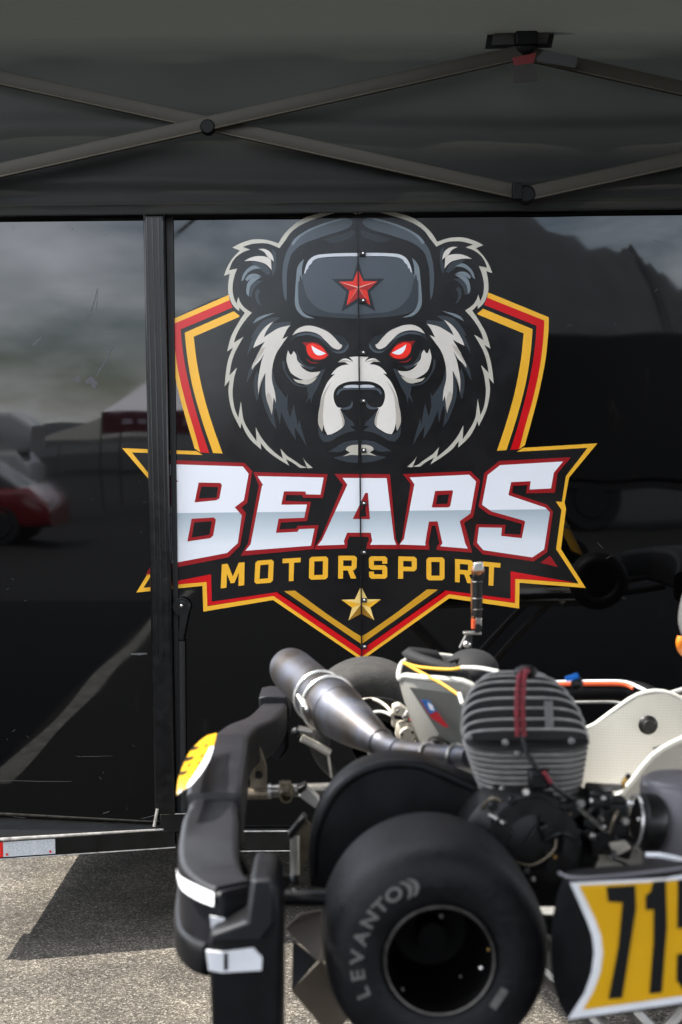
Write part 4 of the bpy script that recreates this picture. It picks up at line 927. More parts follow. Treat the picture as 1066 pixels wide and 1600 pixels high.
strip(3, 4, (.28, .35), (1.0, 1.0), 'sticker_black', 'sticker_digit'); strip(6, 7, (.30, .34), (1.0, 1.0), 'sticker_black', 'sticker_digit'); strip(8, 9, (.40, .25), (.75, .8), 'sticker_black', 'sticker_digit'); strip(10, 11, (.3, .3), (.98, .98), 'sticker_black', 'sticker_digit')
strip(4, 13, (-.02, -.02), (.16, .34), 'sticker_white', 'sticker_edge'); strip(13, 16, (-.02, -.02), (.34, 1.01), 'sticker_white', 'sticker_edge')

# bumper mounts, crossbars
def tube_px(pts, r, name, m_, parent=kart, n=6, seg=12):
    P = [W(*p) for p in pts]
    if len(P) > 2: P = catmull(P, n)
    b = MB(); b.tube(P, r, seg); return b.build(name, m_, parent, smooth=50)
tube_px([(384, 1240, 2.60), (418, 1240, 2.60)], 0.011, 'mount_tube', 'steel_brown')
tube_px([(418, 1236, 2.60), (560, 1232, 2.60)], 0.0125, 'mount_tube', 'steel_bare')
tube_px([(419, 1236, 2.60), (424, 1236, 2.60)], 0.0145, 'mount_collar', 'alu_bright')
b = MB(); b.lathe([(.0085, 0), (.0122, 0), (.0122, .03), (.0085, .03)], W(447, 1246, 2.56), (0.1, 1, 0.25), 24, closed=True); b.build('mount_ring', 'steel_brown', kart)
b = MB(); b.box(W(446, 1233, 2.59), (0.022, 0.02, 0.03)); b.build('mount_clamp', 'steel_brown', kart, bevel=0.003)
b = MB(); b.pprism([(391, 1165), (404, 1161), (410, 1176), (417, 1197), (417, 1233), (391, 1233)], 2.55, 0.006); k = b.build('mount_bracket', 'steel_brown', kart, bevel=0.0015)
b = MB(); b.lathe([(.0001, 0), (.0075, 0), (.0075, .003), (.0001, .003)], W(404, 1211, 2.5465), (0, 1, 0), 18); b.build('bracket_hole', 'sticker_black', k)
tube_px([(394, 1165, 2.54), (394, 1213, 2.54)], 0.006, 'mount_bolt', 'steel_brown')
b = MB(); b.pprism([(386, 1158), (402, 1155), (403, 1166), (388, 1168)], 2.53, 0.02); b.build('mount_nut', 'steel_bare', kart, bevel=0.002)
b = MB(); b.pprism([(477, 1230), (500, 1250), (493, 1264), (466, 1244)], 2.45, 0.03); b.build('torsion_bar_end', 'alu_bright', kart, bevel=0.002)
b = MB(); b.pprism([(463, 1233), (477, 1226), (480, 1232), (468, 1243)], 2.44, 0.03); b.build('bar_cap', 'engine_black', kart, bevel=0.002)
tube_px([(461, 1304, 2.30), (461, 1368, 2.30)], 0.0078, 'silver_strut', 'alu_bright')
b = MB(); b.pprism([(460, 1302), (478, 1281), (487, 1290), (484, 1340), (473, 1352), (470, 1372), (465, 1372)], 2.31, 0.006); b.build('strut_plate', 'steel_brown', kart, bevel=0.001)
b = MB(); b.pprism([(449, 1306), (474, 1275), (480, 1281), (455, 1313)], 2.29, 0.03); b.build('strut_pad', 'engine_black', kart, bevel=0.002)
b = MB(); b.sphere(W(462, 1375, 2.29), .011, 12, (1, 1, .8)); b.build('strut_boot', 'engine_black', kart)
tube_px([(430, 1403, 1.86), (520, 1404, 1.86)], 0.0105, 'bumper_tube', 'plastic_dark')
b = MB(); b.lathe([(.004, 0), (.0095, 0), (.0095, .012), (.004, .012)], W(441, 1380, 1.84), (0.2, 1, 0), 20, closed=True); b.build('tube_eye', 'plastic_dark', kart)
b = MB(); b.sphere(W(459, 1392, 1.83), .0035, 8); b.build('tube_screw', 'screw_steel', kart)
b = MB(); b.pprism([(500, 1366), (510, 1366), (510, 1377), (501, 1377)], 2.2, 0.004); b.build('white_tab', 'sticker_white', kart)
tube_px([(362, 1312, 1.95), (366, 1340, 1.94), (380, 1372, 1.93)], 0.011, 'bumper_bracket', 'plastic_dark')

# ---------------------------------------------------------------- exhaust
def exhaust():
    st = [((452, 1043, 2.72), .0385), ((459, 1050, 2.69), .0425), ((486, 1075, 2.60), .0435), ((499, 1088, 2.56), .0455), ((512, 1098, 2.52), .048), ((526, 1110, 2.48), .0495), ((552, 1130, 2.42), .0400), ((580, 1150, 2.36), .0285), ((602, 1164, 2.32), .0190), ((622, 1172, 2.28), .0165)]
    P = [W(*p) for p, r in st]; Q = catmull(P, 4); rs = []
    for i in range(len(st) - 1):
        for k in range(4): rs.append(st[i][1] + (st[i + 1][1] - st[i][1]) * k / 4)
    rs.append(st[-1][1])
    b = MB(); b.tube(Q, rs, 40); ex = b.build('exhaust', 'exhaust_steel', kart, smooth=40)
    ends = MB(); d = (P[0] - P[2]).normalized(); ends.lathe([(.0001, .004), (.03, .004), (.039, .001)], P[0], d, 32); ends.build('end_cap', 'engine_black', ex)
    def band(c, d, r, tr, name, m_='alu_bright'):
        a_, b_ = frame_from(d); bb = MB(); bb.tube([c + (a_ * math.cos(q) + b_ * math.sin(q)) * r for q in [2 * math.pi * i / 40 for i in range(40)]], tr, 8, closed=True); return bb.build(name, m_, ex)
    ax = (P[5] - P[1]).normalized()
    band(P[3], ax, .047, .0034, 'clamp_ring'); band(P[4] + ax * .004, ax, .0500, .0034, 'clamp_ring')
    band(P[7] + (P[8] - P[7]) * .7, (P[8] - P[6]).normalized(), .0225, .0018, 'weld_bead', 'exhaust_steel'); band(P[5] + ax * .012, ax, .0475, .0012, 'weld_bead', 'exhaust_steel')
    tube_px([(466, 1087, 2.50), (476, 1105, 2.47)], .004, 'clamp_spring', 'alu_bright', ex); tube_px([(474, 1091, 2.50), (480, 1110, 2.46)], .003, 'clamp_spring', 'alu_bright', ex)
    tube_px([(618, 1172, 2.29), (650, 1176, 2.24), (690, 1180, 2.18), (735, 1183, 2.12)], .0165, 'header_pipe', 'exhaust_steel', ex, seg=24)
    band(W(668, 1178, 2.21), Vector((1, -1.2, 0)).normalized(), .018, .0025, 'header_joint', 'steel_bare'); band(W(712, 1182, 2.15), Vector((1, -1.2, 0)).normalized(), .0185, .003, 'header_joint', 'steel_bare')
    # bracket under the pipe
    tube_px([(471, 1153, 2.5), (495, 1165, 2.5), (516, 1177, 2.5)], .007, 'hanger', 'alu_caliper', ex)
    tube_px([(466, 1140, 2.49), (488, 1144, 2.49)], .007, 'hanger_bolt', 'steel_bare', ex)
    tube_px([(513, 1178, 2.5), (518, 1215, 2.5)], .0022, 'hanger_wire', 'alu_caliper', ex)
    b = MB(); b.sphere(W(463, 1144, 2.49), .009, 12); b.build('rubber_mount', 'engine_black', ex)
exhaust()

# ---------------------------------------------------------------- chain guard
arc = [(485, 1372), (487, 1316), (501, 1270), (526, 1231), (558, 1206), (594, 1193), (623, 1190), (658, 1193), (687, 1204), (715, 1216), (744, 1229)]
arcS = [(p.x, p.y) for p in catmull([Vector((x, y, 0)) for x, y in arc], 5)]
b = MB(); b.pprism(arcS + [(744, 1345), (600, 1400), (485, 1385)], 2.03, 0.004); gd = b.build('chain_guard', 'plastic_dark', kart, smooth=40)
b = MB(); P = [W(x, y, 2.03) for x, y in arcS]
rings = []
for i, p in enumerate(P):
    d = (P[min(i + 1, len(P) - 1)] - P[max(0, i - 1)]).normalized(); n = Vector((-d.z, 0, d.x))
    if n.z < 0 and abs(d.x) > .3: n = -n
    rings.append(rrect_ring(p + Vector((0, 0.032, 0)) - n * .004, Vector((0, 1, 0)), n, 0.072, 0.014, 0.006, 4))
b.loft(rings); b.build('guard_rim', 'plastic_dark', gd, smooth=50)

# ---------------------------------------------------------------- engine
CX = 820
core = MB(); core.loft([rrect_ring(W(822, y, 2.06), Vector((1, 0, 0)), Vector((0, 1, 0)), w * mpp(2.06), .11, .03, 5) for y, w in ((1242, 120), (1160, 130), (1150, 140))])
eng = core.build('engine', 'head_core', kart, smooth=40)
for i in range(10):
    y = 1154 + i * 8.6
    f = i / 9.0
    l_ = 722 + (0 if i < 2 else (i - 1) * 3.0); r_ = 917 - (0 if i < 2 else (i - 1) * 1.4)
    c = W((l_ + r_) / 2, y, 2.05); w_ = (r_ - l_) * mpp(2.02)
    b = MB(); b.loft([rrect_ring(c + Vector((0, 0, dz)), Vector((1, 0, 0)), Vector((0, 1, 0)), w_ - e, .150 - e, .052, 7) for dz, e in ((-.0013, .002), (-.0008, 0), (.0008, 0), (.0013, .002))])
    b.build('barrel_fin', 'fin_edge_skylit', eng, smooth=40)
tops = [1140, 1124, 1107, 1091, 1077, 1065, 1056, 1050]
hw = [96, 97, 97, 96, 93, 88, 80, 68]
for i in range(8):
    Y = 1.982 + .0195 * i
    base_y = 1152 - (1152 - 680) * 0 ; zb_ = W(820, 1152, 2.0).z
    pts = []
    top = W(820, tops[i], Y); zc = top.z; hwm = hw[i] * mpp(2.0)
    cxx = W(818, tops[i], 2.02).x
    for k in range(25):
        q = math.pi * k / 24; cxn, sn = math.cos(q), math.sin(q)
        e = 0.52
        pts.append(Vector((cxx + hwm * math.copysign(abs(cxn) ** e, cxn), Y, zb_ + (zc - zb_) * abs(sn) ** e)))
    b = MB(); b.prism(pts, (0, .0028, 0)); hf = b.build('head_fin', 'fin_face_shaded', eng, smooth=30)
    b = MB(); b.tube([p + Vector((0, .0014, 0)) for p in pts], .0021, 8); b.build('fin_edge_skylit', 'fin_edge_skylit', hf, smooth=50)
b = MB(); b.loft([rrect_ring(W(820, 1151, 2.05) + Vector((0, 0, dz)), Vector((1, 0, 0)), Vector((0, 1, 0)), .178, .155, .05, 6) for dz in (-.003, .001)]); b.build('head_gasket', 'fin_face_shaded', eng, bevel=.001)
b = MB(); b.pprism([(851, 1096), (864, 1096), (866, 1146), (853, 1146)], 1.992, .004); b.build('head_strip', 'alu_cast', eng)
for px, py in ((790, 1160), (893, 1158), (808, 1178), (785, 1233), (733, 1152)):
    b = MB(); b.sphere(W(px, py, 1.972), .0052, 10); b.build('head_nut', 'alu_cast', eng)
tube_px([(823, 1048, 1.99), (812, 1056, 1.975), (808, 1100, 1.965), (809, 1150, 1.965)], .0038, 'red_cord', 'cord_red', eng)
tube_px([(825, 1048, 1.99), (820, 1056, 1.975), (817, 1100, 1.965), (819, 1150, 1.965)], .0038, 'red_cord', 'cord_red', eng)
b = MB(); b.sphere(W(822, 1050, 2.0), .014, 12, (1.2, 1, .7)); b.build('spark_plug_cap', 'cable_black', eng)
tube_px([(814, 1148, 1.965), (822, 1175, 1.96), (835, 1195, 1.95), (848, 1215, 1.95)], .0036, 'plug_lead', 'cable_black', eng)
b = MB(); b.box(W(842, 1217, 1.95), (.03, .02, .028)); b.build('lead_block', 'cable_black', eng, bevel=.005)
tube_px([(848, 1208, 1.94), (858, 1222, 1.94), (880, 1240, 1.95), (920, 1262, 1.97)], .003, 'plug_lead', 'cable_black', eng)
tube_px([(850, 1206, 1.935), (862, 1224, 1.935)], .003, 'red_cord', 'cord_red', eng)
b = MB(); b.prism([W(884, 1059, 2.02), W(903, 1053, 2.02), W(905, 1059, 2.02), W(886, 1066, 2.02)], (0, .008, 0)); b.build('cable_tie', 'tie_blue', eng)
b = MB(); b.sphere(W(902, 1068, 2.03), .01, 10); b.build('tie_clip', 'cable_black', eng)
# crankcase and covers
b = MB(); b.lathe([(.0001, 0), (.075, 0), (.085, .008), (.088, .03), (.088, .16), (.0001, .16)], W(815, 1330, 1.95), (0, 1, 0), 40); b.build('crankcase', 'engine_black', eng, smooth=40)
b = MB(); b.lathe([(.040, 0), (.062, 0), (.062, .012), (.04, .012)], W(836, 1318, 1.935), (0, 1, 0), 36, closed=True); b.build('clutch_cover', 'engine_black', eng, smooth=40)
b = MB(); b.pprism([(745, 1240), (905, 1232), (930, 1260), (940, 1345), (900, 1420), (760, 1420), (742, 1330)], 2.02, .12); b.build('crankcase_block', 'engine_black', eng, bevel=.012, bseg=3)
for px, py, r in ((770, 1262, .006), (800, 1252, .005), (880, 1262, .006), (858, 1296, .004), (905, 1300, .005), (790, 1400, .005), (868, 1340, .003)):
    b = MB(); b.lathe([(.0001, 0), (r * .8, 0), (r, .003), (r, .01), (.0001, .01)], W(px, py, 1.935), (0, 1, 0), 12); b.build('case_bolt', 'engine_black' if r > .0035 else 'brass', eng)
tube_px([(790, 1340, 1.94), (830, 1352, 1.935), (865, 1330, 1.935), (868, 1305, 1.94)], .0014, 'brass_line', 'steel_brown', eng)
for px, py, sx, sz in ((935, 1245, .035, .03), (955, 1275, .045, .05), (940, 1310, .04, .035), (968, 1318, .03, .03)):
    b = MB(); b.box(W(px, py, 1.99), (sx, .05, sz), Matrix.Rotation(random.uniform(-.3, .3), 3, 'Y')); b.build('carburettor_body', 'engine_black', eng, bevel=.005, bseg=2)
tube_px([(900, 1250, 2.0), (930, 1262, 2.0)], .02, 'intake_flange', 'engine_black', eng, seg=20)
b = MB(); b.lathe([(.0001, 0), (.034, 0), (.041, .006), (.042, .024), (.036, .032), (.0001, .032)], W(996, 1284, 1.99), (1, .1, -.12), 36); b.build('intake_clamp', 'engine_black', eng, smooth=40)
b = MB(); a_, b_ = frame_from(Vector((1, .1, -.12)).normalized()); b.tube([W(992, 1283, 1.99) + (a_ * math.cos(q) + b_ * math.sin(q)) * .036 for q in [2 * math.pi * i / 40 for i in range(40)]], .0025, 8, closed=True); b.build('clamp_band', 'alu_bright', eng)
for px, py, r, m_ in ((926, 1252, .005, 'alu_bright'), (943, 1248, .0045, 'steel_bare'), (985, 1255, .0055, 'alu_bright'), (944, 1292, .0035, 'alu_bright'), (998, 1280, .003, 'alu_bright'), (925, 1306, .006, 'steel_bare')):
    b = MB(); b.sphere(W(px, py, 1.955), r, 10); b.build('carburettor_screw', m_, eng)
b = MB(); b.lathe([(.0001, 0), (.016, 0), (.017, .006), (.0001, .007)], W(955, 1234, 1.98), (0, .1, 1), 20); b.build('carburettor_cap', 'steel_bare', eng)
tube_px([(974, 1233, 1.99), (975, 1222, 1.99), (983, 1213, 1.99)], .0035, 'throttle_pin', 'brass', eng); b = MB(); b.sphere(W(982, 1213, 1.98), .0045, 8); b.build('throttle_knob', 'cable_black', eng)
b = MB(); b.pprism([(953, 1318), (978, 1314), (988, 1326), (965, 1339), (950, 1342)], 1.96, .01); b.build('bracket_plate', 'alu_caliper', eng, bevel=.002)
random.seed(11)
for k in range(60):
    px, py = random.uniform(765, 990), random.uniform(1236, 1410)
    p = W(px, py, random.uniform(1.93, 1.97))
    kind = k % 4
    if kind == 0:
        b = MB(); b.lathe([(.0001, 0), (.0045, 0), (.006, .002), (.006, .012)], p, (random.uniform(-.3, .3), 1, random.uniform(-.3, .3)), 6); b.build('hex_nut', random.choice(['steel_bare', 'engine_black', 'alu_cast']), eng)
    elif kind == 1:
        q = p + Vector((random.uniform(-.05, .05), random.uniform(0, .03), random.uniform(-.04, .04))); b = MB(); b.tube(catmull([p, p.lerp(q, .5) + Vector((0, -.012, .012)), q], 5), .0024, 8); b.build('fuel_hose', random.choice(['cable_black', 'engine_black', 'cable_black', 'steel_brown']), eng)
    elif kind == 2:
        b = MB(); b.box(p + Vector((0, .02, 0)), (random.uniform(.012, .035), .03, random.uniform(.01, .03)), Matrix.Rotation(random.uniform(-.6, .6), 3, 'Y')); b.build('bracket', random.choice(['engine_black', 'cable_black']), eng, bevel=.002)
    else:
        b = MB(); b.cyl(p, p + Vector((random.uniform(-.02, .02), .02, random.uniform(-.02, .02))), .0035, 8); b.build('stud', random.choice(['steel_bare', 'engine_black']), eng)
# cooling ribs on the crankcase
for k in range(7):
    b = MB(); b.box(W(765 + k * 9, 1262 + abs(k - 3) * 2, 1.985), (.003, .07, .045)); b.build('case_rib', 'engine_black', eng)
# return spring and throttle linkage
sp = [W(905, 1262, 1.945).lerp(W(948, 1300, 1.945), t_ / 60.0) + Vector((.004 * math.cos(t_ * .95), .004 * math.sin(t_ * .95), 0)) for t_ in range(61)]
b = MB(); b.tube(sp, .0009, 6); b.build('return_spring', 'steel_bare', eng)
# airbox
b = MB(); c = W(1062, 1340, 2.03); zt_ = W(1062, 1214, 2.03).z
ra = 62 * mpp(2.03)
b.lathe([(ra, -.03), (ra, zt_ - c.z - .012), (ra - .003, zt_ - c.z - .004), (ra - .010, zt_ - c.z), (.0001, zt_ - c.z + .002)], c, (0, 0, 1), 56); b.build('airbox', 'airbox_grey', kart, smooth=50)

# ---------------------------------------------------------------- seat
ST = [(.103, 1.205, 1.20, .030), (.110, 1.217, 1.17, .065), (.125, 1.221, 1.125, .098), (.150, 1.222, 1.06, .122), (.180, 1.222, 1.0, .137), (.22, 1.215, .94, .147), (.27, 1.20, .895, .155), (.33, 1.165, .872, .162), (.38, 1.12, .865, .167), (.43, 1.075, .865, .171), (.48, 1.068, .895, .175), (.53, 1.10, .915, .178), (.58, 1.132, .93, .180), (.63, 1.138, .945, .180), (.68, 1.115, .96, .177), (.73, 1.07, .97, .172)]
SY = 2.60
NEAR = {.33: 1.10, .38: 1.025, .43: 1.0, .48: 1.03, .53: 1.092, .58: 1.122, .27: 1.17}
def seat_grid(off):
    g_ = []
    for x, zr, zf_, w in ST:
        row = []
        for k in range(29):
            t = -1 + 2 * k / 28
            y = SY + (w - off) * math.copysign(abs(t) ** 0.75 if abs(t) < .6 else (0.6 ** .75 + (abs(t) - .6) / .4 * (1 - .6 ** .75)), t)
            hh = abs(t) ** (2.4 if x < .3 else 2.15)
            row.append(Vector((x + off * .8, y, zf_ + off + ((NEAR.get(x, zr) if t < 0 else zr) - zf_ - off) * hh)))
        g_.append(row)
    return g_
b = MB(); b.sheet(seat_grid(0)); b.sheet(seat_grid(.005)); seat = b.build('seat', 'seat_fibreglass', kart, smooth=70)
rim_p = [Vector((x + .002, SY - w, NEAR.get(x, zr))) for x, zr, zf_, w in reversed(ST)] + [Vector((x + .002, SY + w, zr)) for x, zr, zf_, w in ST]
b = MB(); b.tube(catmull(rim_p, 3), .0055, 10); b.build('seat_rim', 'seat_gel', seat, smooth=60)
b = MB(); b.lathe([(.0001, -.012), (.01, -.012), (.012, -.006), (.017, -.003), (.019, 0), (.0001, .001)], W(1013, 1133, 2.738), (0, 1, 0), 28); b.build('seat_bolt', 'engine_black', seat, smooth=40)
# the smooth grey back of the seat, its sticker
g_ = []
for x, zr, zf_, w in ST[1:8]:
    g_.append([Vector((x - .004, SY - w * math.sin(q) - .004, zr - .012 - (zr - zf_ - .012) * (1 - math.sin(q)) * 1.0)) for q in [math.pi / 2 * k / 8 for k in range(9)]])
b = MB(); b.pprism([(655, 1095), (682, 1107), (701, 1137), (676, 1108)], 2.44, .001); 
mat('seat_back', (0.30, 0.305, 0.28), 0.4)
bk = MB(); rows = []
for k in range(9):
    v = k / 8
    row = []
    for j in range(13):
        u = j / 12
        px = (640 + 85 * u) + v * (62 * (1 - u) + 6 * u); py = 1074 + 12 * u + v * (98 - 8 * u)
        row.append(W(px, py, 2.440 - .030 * math.sin(u * 1.57) + v * .03))
    rows.append(row)
bk.sheet(rows); bk.build('seat_back_panel', 'seat_grey_gel', seat, smooth=70)
def back_pt(px, py, d_=.004):
    return W(px, py, 2.405 - d_)
b = MB(); b.prism([back_pt(656, 1093), back_pt(671, 1095), back_pt(702, 1137), back_pt(694, 1136), back_pt(674, 1122)], (0, .0012, 0)); sk2 = b.build('seat_sticker', 'sticker_red', seat, smooth=0)
b = MB(); b.prism([back_pt(657, 1093, .006), back_pt(671, 1095, .006), back_pt(683, 1111, .006), back_pt(672, 1116, .006)], (0, .0012, 0)); b.build('sticker_field', 'sticker_blue', sk2, smooth=0)
b = MB(); b.prism([back_pt(668, 1098, .008), back_pt(676, 1102, .008), back_pt(679, 1111, .008), back_pt(672, 1109, .008)], (0, .0012, 0)); b.build('sticker_field', 'sticker_white', sk2, smooth=0)
# padding inside the backrest
pad = MB(); rows = []
for k in range(11):
    v = k / 10; row = []
    for j in range(15):
        u = j / 14; a = -1.25 + 2.2 * u
        rad = .105 - .012 * v
        row.append(Vector((.262 - (rad + .012) * math.cos(a) * 1.25 + .05 * v + .006 * math.sin(v * 3.1), SY + .02 + rad * 1.05 * math.sin(a), 1.238 + .018 * math.sin(u * 3.1) - .16 * v - .006 * (abs(math.sin(v * 9)) < .25))))
    rows.append(row)
pad.sheet(rows); o = pad.build('seat_pad', 'pad_black', seat, smooth=60)
sm = o.modifiers.new('solid', 'SOLIDIFY'); sm.thickness = .016; sm.offset = 0
b = MB(); b.sphere(W(738, 1047, 2.66), .05, 24, (1.02, 1.5, .78)); b.build('head_pad', 'pad_black', seat, smooth=60)
tube_px([(700, 1068, 2.52), (690, 1050, 2.55), (700, 1036, 2.6), (730, 1030, 2.64), (760, 1038, 2.66)], .0035, 'pad_piping', 'pad_black', seat)
tube_px([(630, 1035, 2.60), (655, 1042, 2.52), (700, 1046, 2.45), (724, 1043, 2.4)], .0026, 'yellow_cord', 'cord_yellow', seat)
tube_px([(722, 1043, 2.4), (750, 1044, 2.32), (780, 1050, 2.24)], .0032, 'grey_hose', 'hose_white', seat)
tube_px([(630, 1035, 2.60), (660, 1052, 2.5), (690, 1068, 2.44), (718, 1087, 2.40)], .0028, 'yellow_cord', 'cord_yellow', seat)
tube_px([(718, 1084, 2.40), (723, 1100, 2.38)], .004, 'cord_end', 'hose_white', seat)

# ---------------------------------------------------------------- brake
b = MB(); b.pprism([(613, 1103), (624, 1100), (640, 1112), (643, 1128), (634, 1142), (612, 1136)], 2.72, .03); cal = b.build('brake_caliper', 'alu_caliper', kart, bevel=.004)
b = MB(); b.pprism([(620, 1130), (640, 1126), (655, 1138), (656, 1158), (644, 1170), (628, 1165), (618, 1150)], 2.70, .035); b.build('caliper_body', 'alu_caliper', cal, bevel=.006)
b = MB(); b.lathe([(.0001, 0), (.014, 0), (.016, .004), (.016, .02)], W(637, 1150, 2.685), (0, 1, 0), 24); b.build('caliper_piston', 'alu_caliper', cal, smooth=40)
b = MB(); b.pprism([(646, 1168), (656, 1162), (662, 1170), (652, 1178)], 2.69, .02); b.build('caliper_lug', 'alu_caliper', cal, bevel=.002)
b = MB(); b.pprism([(658, 1150), (668, 1148), (670, 1160), (660, 1164)], 2.69, .02); b.build('caliper_lug', 'alu_caliper', cal, bevel=.002)
for px, py, r, m_ in ((622, 1112, .004, 'steel_bare'), (634, 1120, .0045, 'steel_bare'), (628, 1148, .003, 'engine_black'), (645, 1145, .003, 'engine_black'), (650, 1160, .004, 'steel_bare'), (664, 1156, .003, 'engine_black')):
    b = MB(); b.lathe([(.0001, 0), (r * .7, 0), (r, .002), (r, .008)], W(px, py, 2.683), (0, 1, 0), 8); b.build('caliper_bolt', m_, cal)
b = MB(); b.pprism([(616, 1118), (640, 1122), (642, 1127), (617, 1124)], 2.698, .01); b.build('caliper_gap', 'engine_black', cal)
b = MB(); b.pprism([(628, 1122), (636, 1110), (642, 1113), (636, 1127)], 2.69, .012); b.build('caliper_bridge', 'alu_bright', cal, bevel=.002)
b = MB(); b.lathe([(.05, 0), (.095, 0), (.095, .012), (.05, .012)], W(590, 1165, 2.78), AX, 40, closed=True); b.build('brake_disc', 'engine_black', kart)
for pts, r, nm, m_ in (([(565, 1094, 2.8), (585, 1093, 2.78), (603, 1103, 2.74), (613, 1116, 2.72)], .0035, 'brake_line', 'alu_caliper'), ([(570, 1116, 2.8), (595, 1112, 2.76), (612, 1118, 2.72)], .003, 'brake_line', 'hose_white'), ([(655, 1082, 2.6), (644, 1094, 2.6), (641, 1108, 2.6), (646, 1116, 2.6)], .0045, 'brake_hose', 'hose_white'), ([(646, 1110, 2.6), (660, 1112, 2.6), (668, 1124, 2.6), (672, 1145, 2.6)], .0045, 'brake_hose', 'hose_white'), ([(640, 1124, 2.66), (652, 1134, 2.64), (660, 1150, 2.64)], .0016, 'red_wire', 'cord_red'), ([(661, 1152, 2.6), (676, 1146, 2.58), (690, 1140, 2.57)], .004, 'sensor', 'hose_white'), ([(676, 1146, 2.575), (690, 1139, 2.565)], .003, 'sensor_sleeve', 'cord_red'), ([(672, 1125, 2.6), (674, 1150, 2.58), (678, 1170, 2.56)], .003, 'wire', 'hose_white'), ([(683, 1130, 2.55), (690, 1150, 2.5), (700, 1168, 2.45)], .0075, 'wire_sheath', 'cable_black')):
    tube_px(pts, r, nm, m_)
b = MB(); b.lathe([(.0001, 0), (.014, 0), (.014, .03), (.008, .034), (.0001, .034)], W(682, 1182, 2.42), (0, 0, 1), 20); b.build('rubber_cap', 'engine_black', kart, smooth=40)
b = MB(); b.pprism([(660, 1090), (690, 1120), (700, 1150), (690, 1152), (668, 1120), (655, 1100)], 2.64, .02); b.build('caliper_bracket', 'engine_black', kart, bevel=.003)

# ---------------------------------------------------------------- near side pod with number panel
Fp = [(891, 1380), (904, 1408), (917, 1438), (926, 1463), (929, 1490), (925, 1520), (914, 1552), (888, 1593)]
Bp = [(872, 1362), (858, 1395), (850, 1430), (847, 1465), (847, 1500), (850, 1535), (860, 1568), (884, 1594)]
Bt = [(872, 1362), (862, 1395), (856, 1430), (853, 1465), (853, 1500), (856, 1535), (864, 1568), (884, 1594)]
ringF = [W(x, y, 1.602) for x, y in Fp] + [W(1480, 1520, 1.602), W(1480, 1335, 1.602)]
ringM = [W(x + 14, y, 1.665) for x, y in Bp] + [W(1480, 1520, 1.665), W(1480, 1322, 1.665)]
ringB = [W(x + 34, y - 4, 1.76) for x, y in Bt] + [W(1480, 1500, 1.76), W(1480, 1310, 1.76)]
b = MB(); b.loft([ringF, ringM, ringB]); pod = b.build('side_pod', 'plastic_dark', kart, smooth=55)
topline = lambda x: 1380 - (x - 891) * 0.052
botline = lambda x: 1593 - (x - 888) * 0.145
wht = [W(x, y, 1.6005) for x, y in Fp] + [W(x, botline(x), 1.6005) for x in (1000, 1200, 1470)] + [W(x, topline(x), 1.6005) for x in (1470, 1200, 1000)]
b = MB(); b.prism(wht, (0, .001, 0)); pn = b.build('number_panel', 'sticker_white', pod, smooth=0)
Yp = [(905, 1384), (918, 1410), (931, 1438), (940, 1463), (943, 1490), (939, 1520), (928, 1550), (912, 1578)]
b = MB(); b.prism([W(x, y, 1.599) for x, y in Yp] + [W(x, botline(x) - 11, 1.599) for x in (1000, 1200, 1470)] + [W(x, topline(x) + 4 , 1.599) for x in (1470, 1200, 1022)] + [W(1018, 1379, 1.599)], (0, .001, 0)); b.build('panel_field', 'sticker_yellow', pn, smooth=0)
z7 = lambda *p: [W(800 + x / 4.0, 1200 + y / 4.0, 1.5975) for x, y in p]
b = MB(); b.prism(z7((592, 745), (772, 735), (777, 880), (690, 1440), (605, 1446), (668, 1110), (693, 842), (603, 838)), (0, .001, 0)); b.build('panel_digit', 'sticker_black', pn, smooth=0)
b = MB(); b.prism(z7((885, 712), (962, 705), (970, 990), (938, 1405), (860, 1412), (886, 1100), (888, 886), (838, 888), (838, 800), (868, 775)), (0, .001, 0)); b.build('panel_digit', 'sticker_black', pn, smooth=0)
b = MB(); b.prism(z7((1040, 700), (1250, 685), (1250, 780), (1120, 790), (1115, 900), (1230, 890), (1265, 950), (1255, 1290), (1215, 1375), (1080, 1395), (1030, 1330), (1035, 1165), (1115, 1160), (1112, 1280), (1165, 1280), (1180, 985), (1035, 1005)), (0, .001, 0)); b.build('panel_digit', 'sticker_black', pn, smooth=0)
tube_px([(1010, 1336, 1.77), (1040, 1338, 1.76), (1090, 1350, 1.75)], .0035, 'pod_edge', 'sticker_white', pod)
tube_px([(874, 1364, 1.655), (900, 1372, 1.62), (990, 1366, 1.615), (1100, 1352, 1.615)], .0022, 'pod_edge', 'airbox_grey', pod)  # grey tube stands for the highlight on the pod's top front edge
b = MB(); b.pprism([(1040, 1377), (1100, 1370), (1100, 1362), (1046, 1371)], 1.5985, .001); b.build('pod_flash', 'sticker_white', pod, smooth=0)

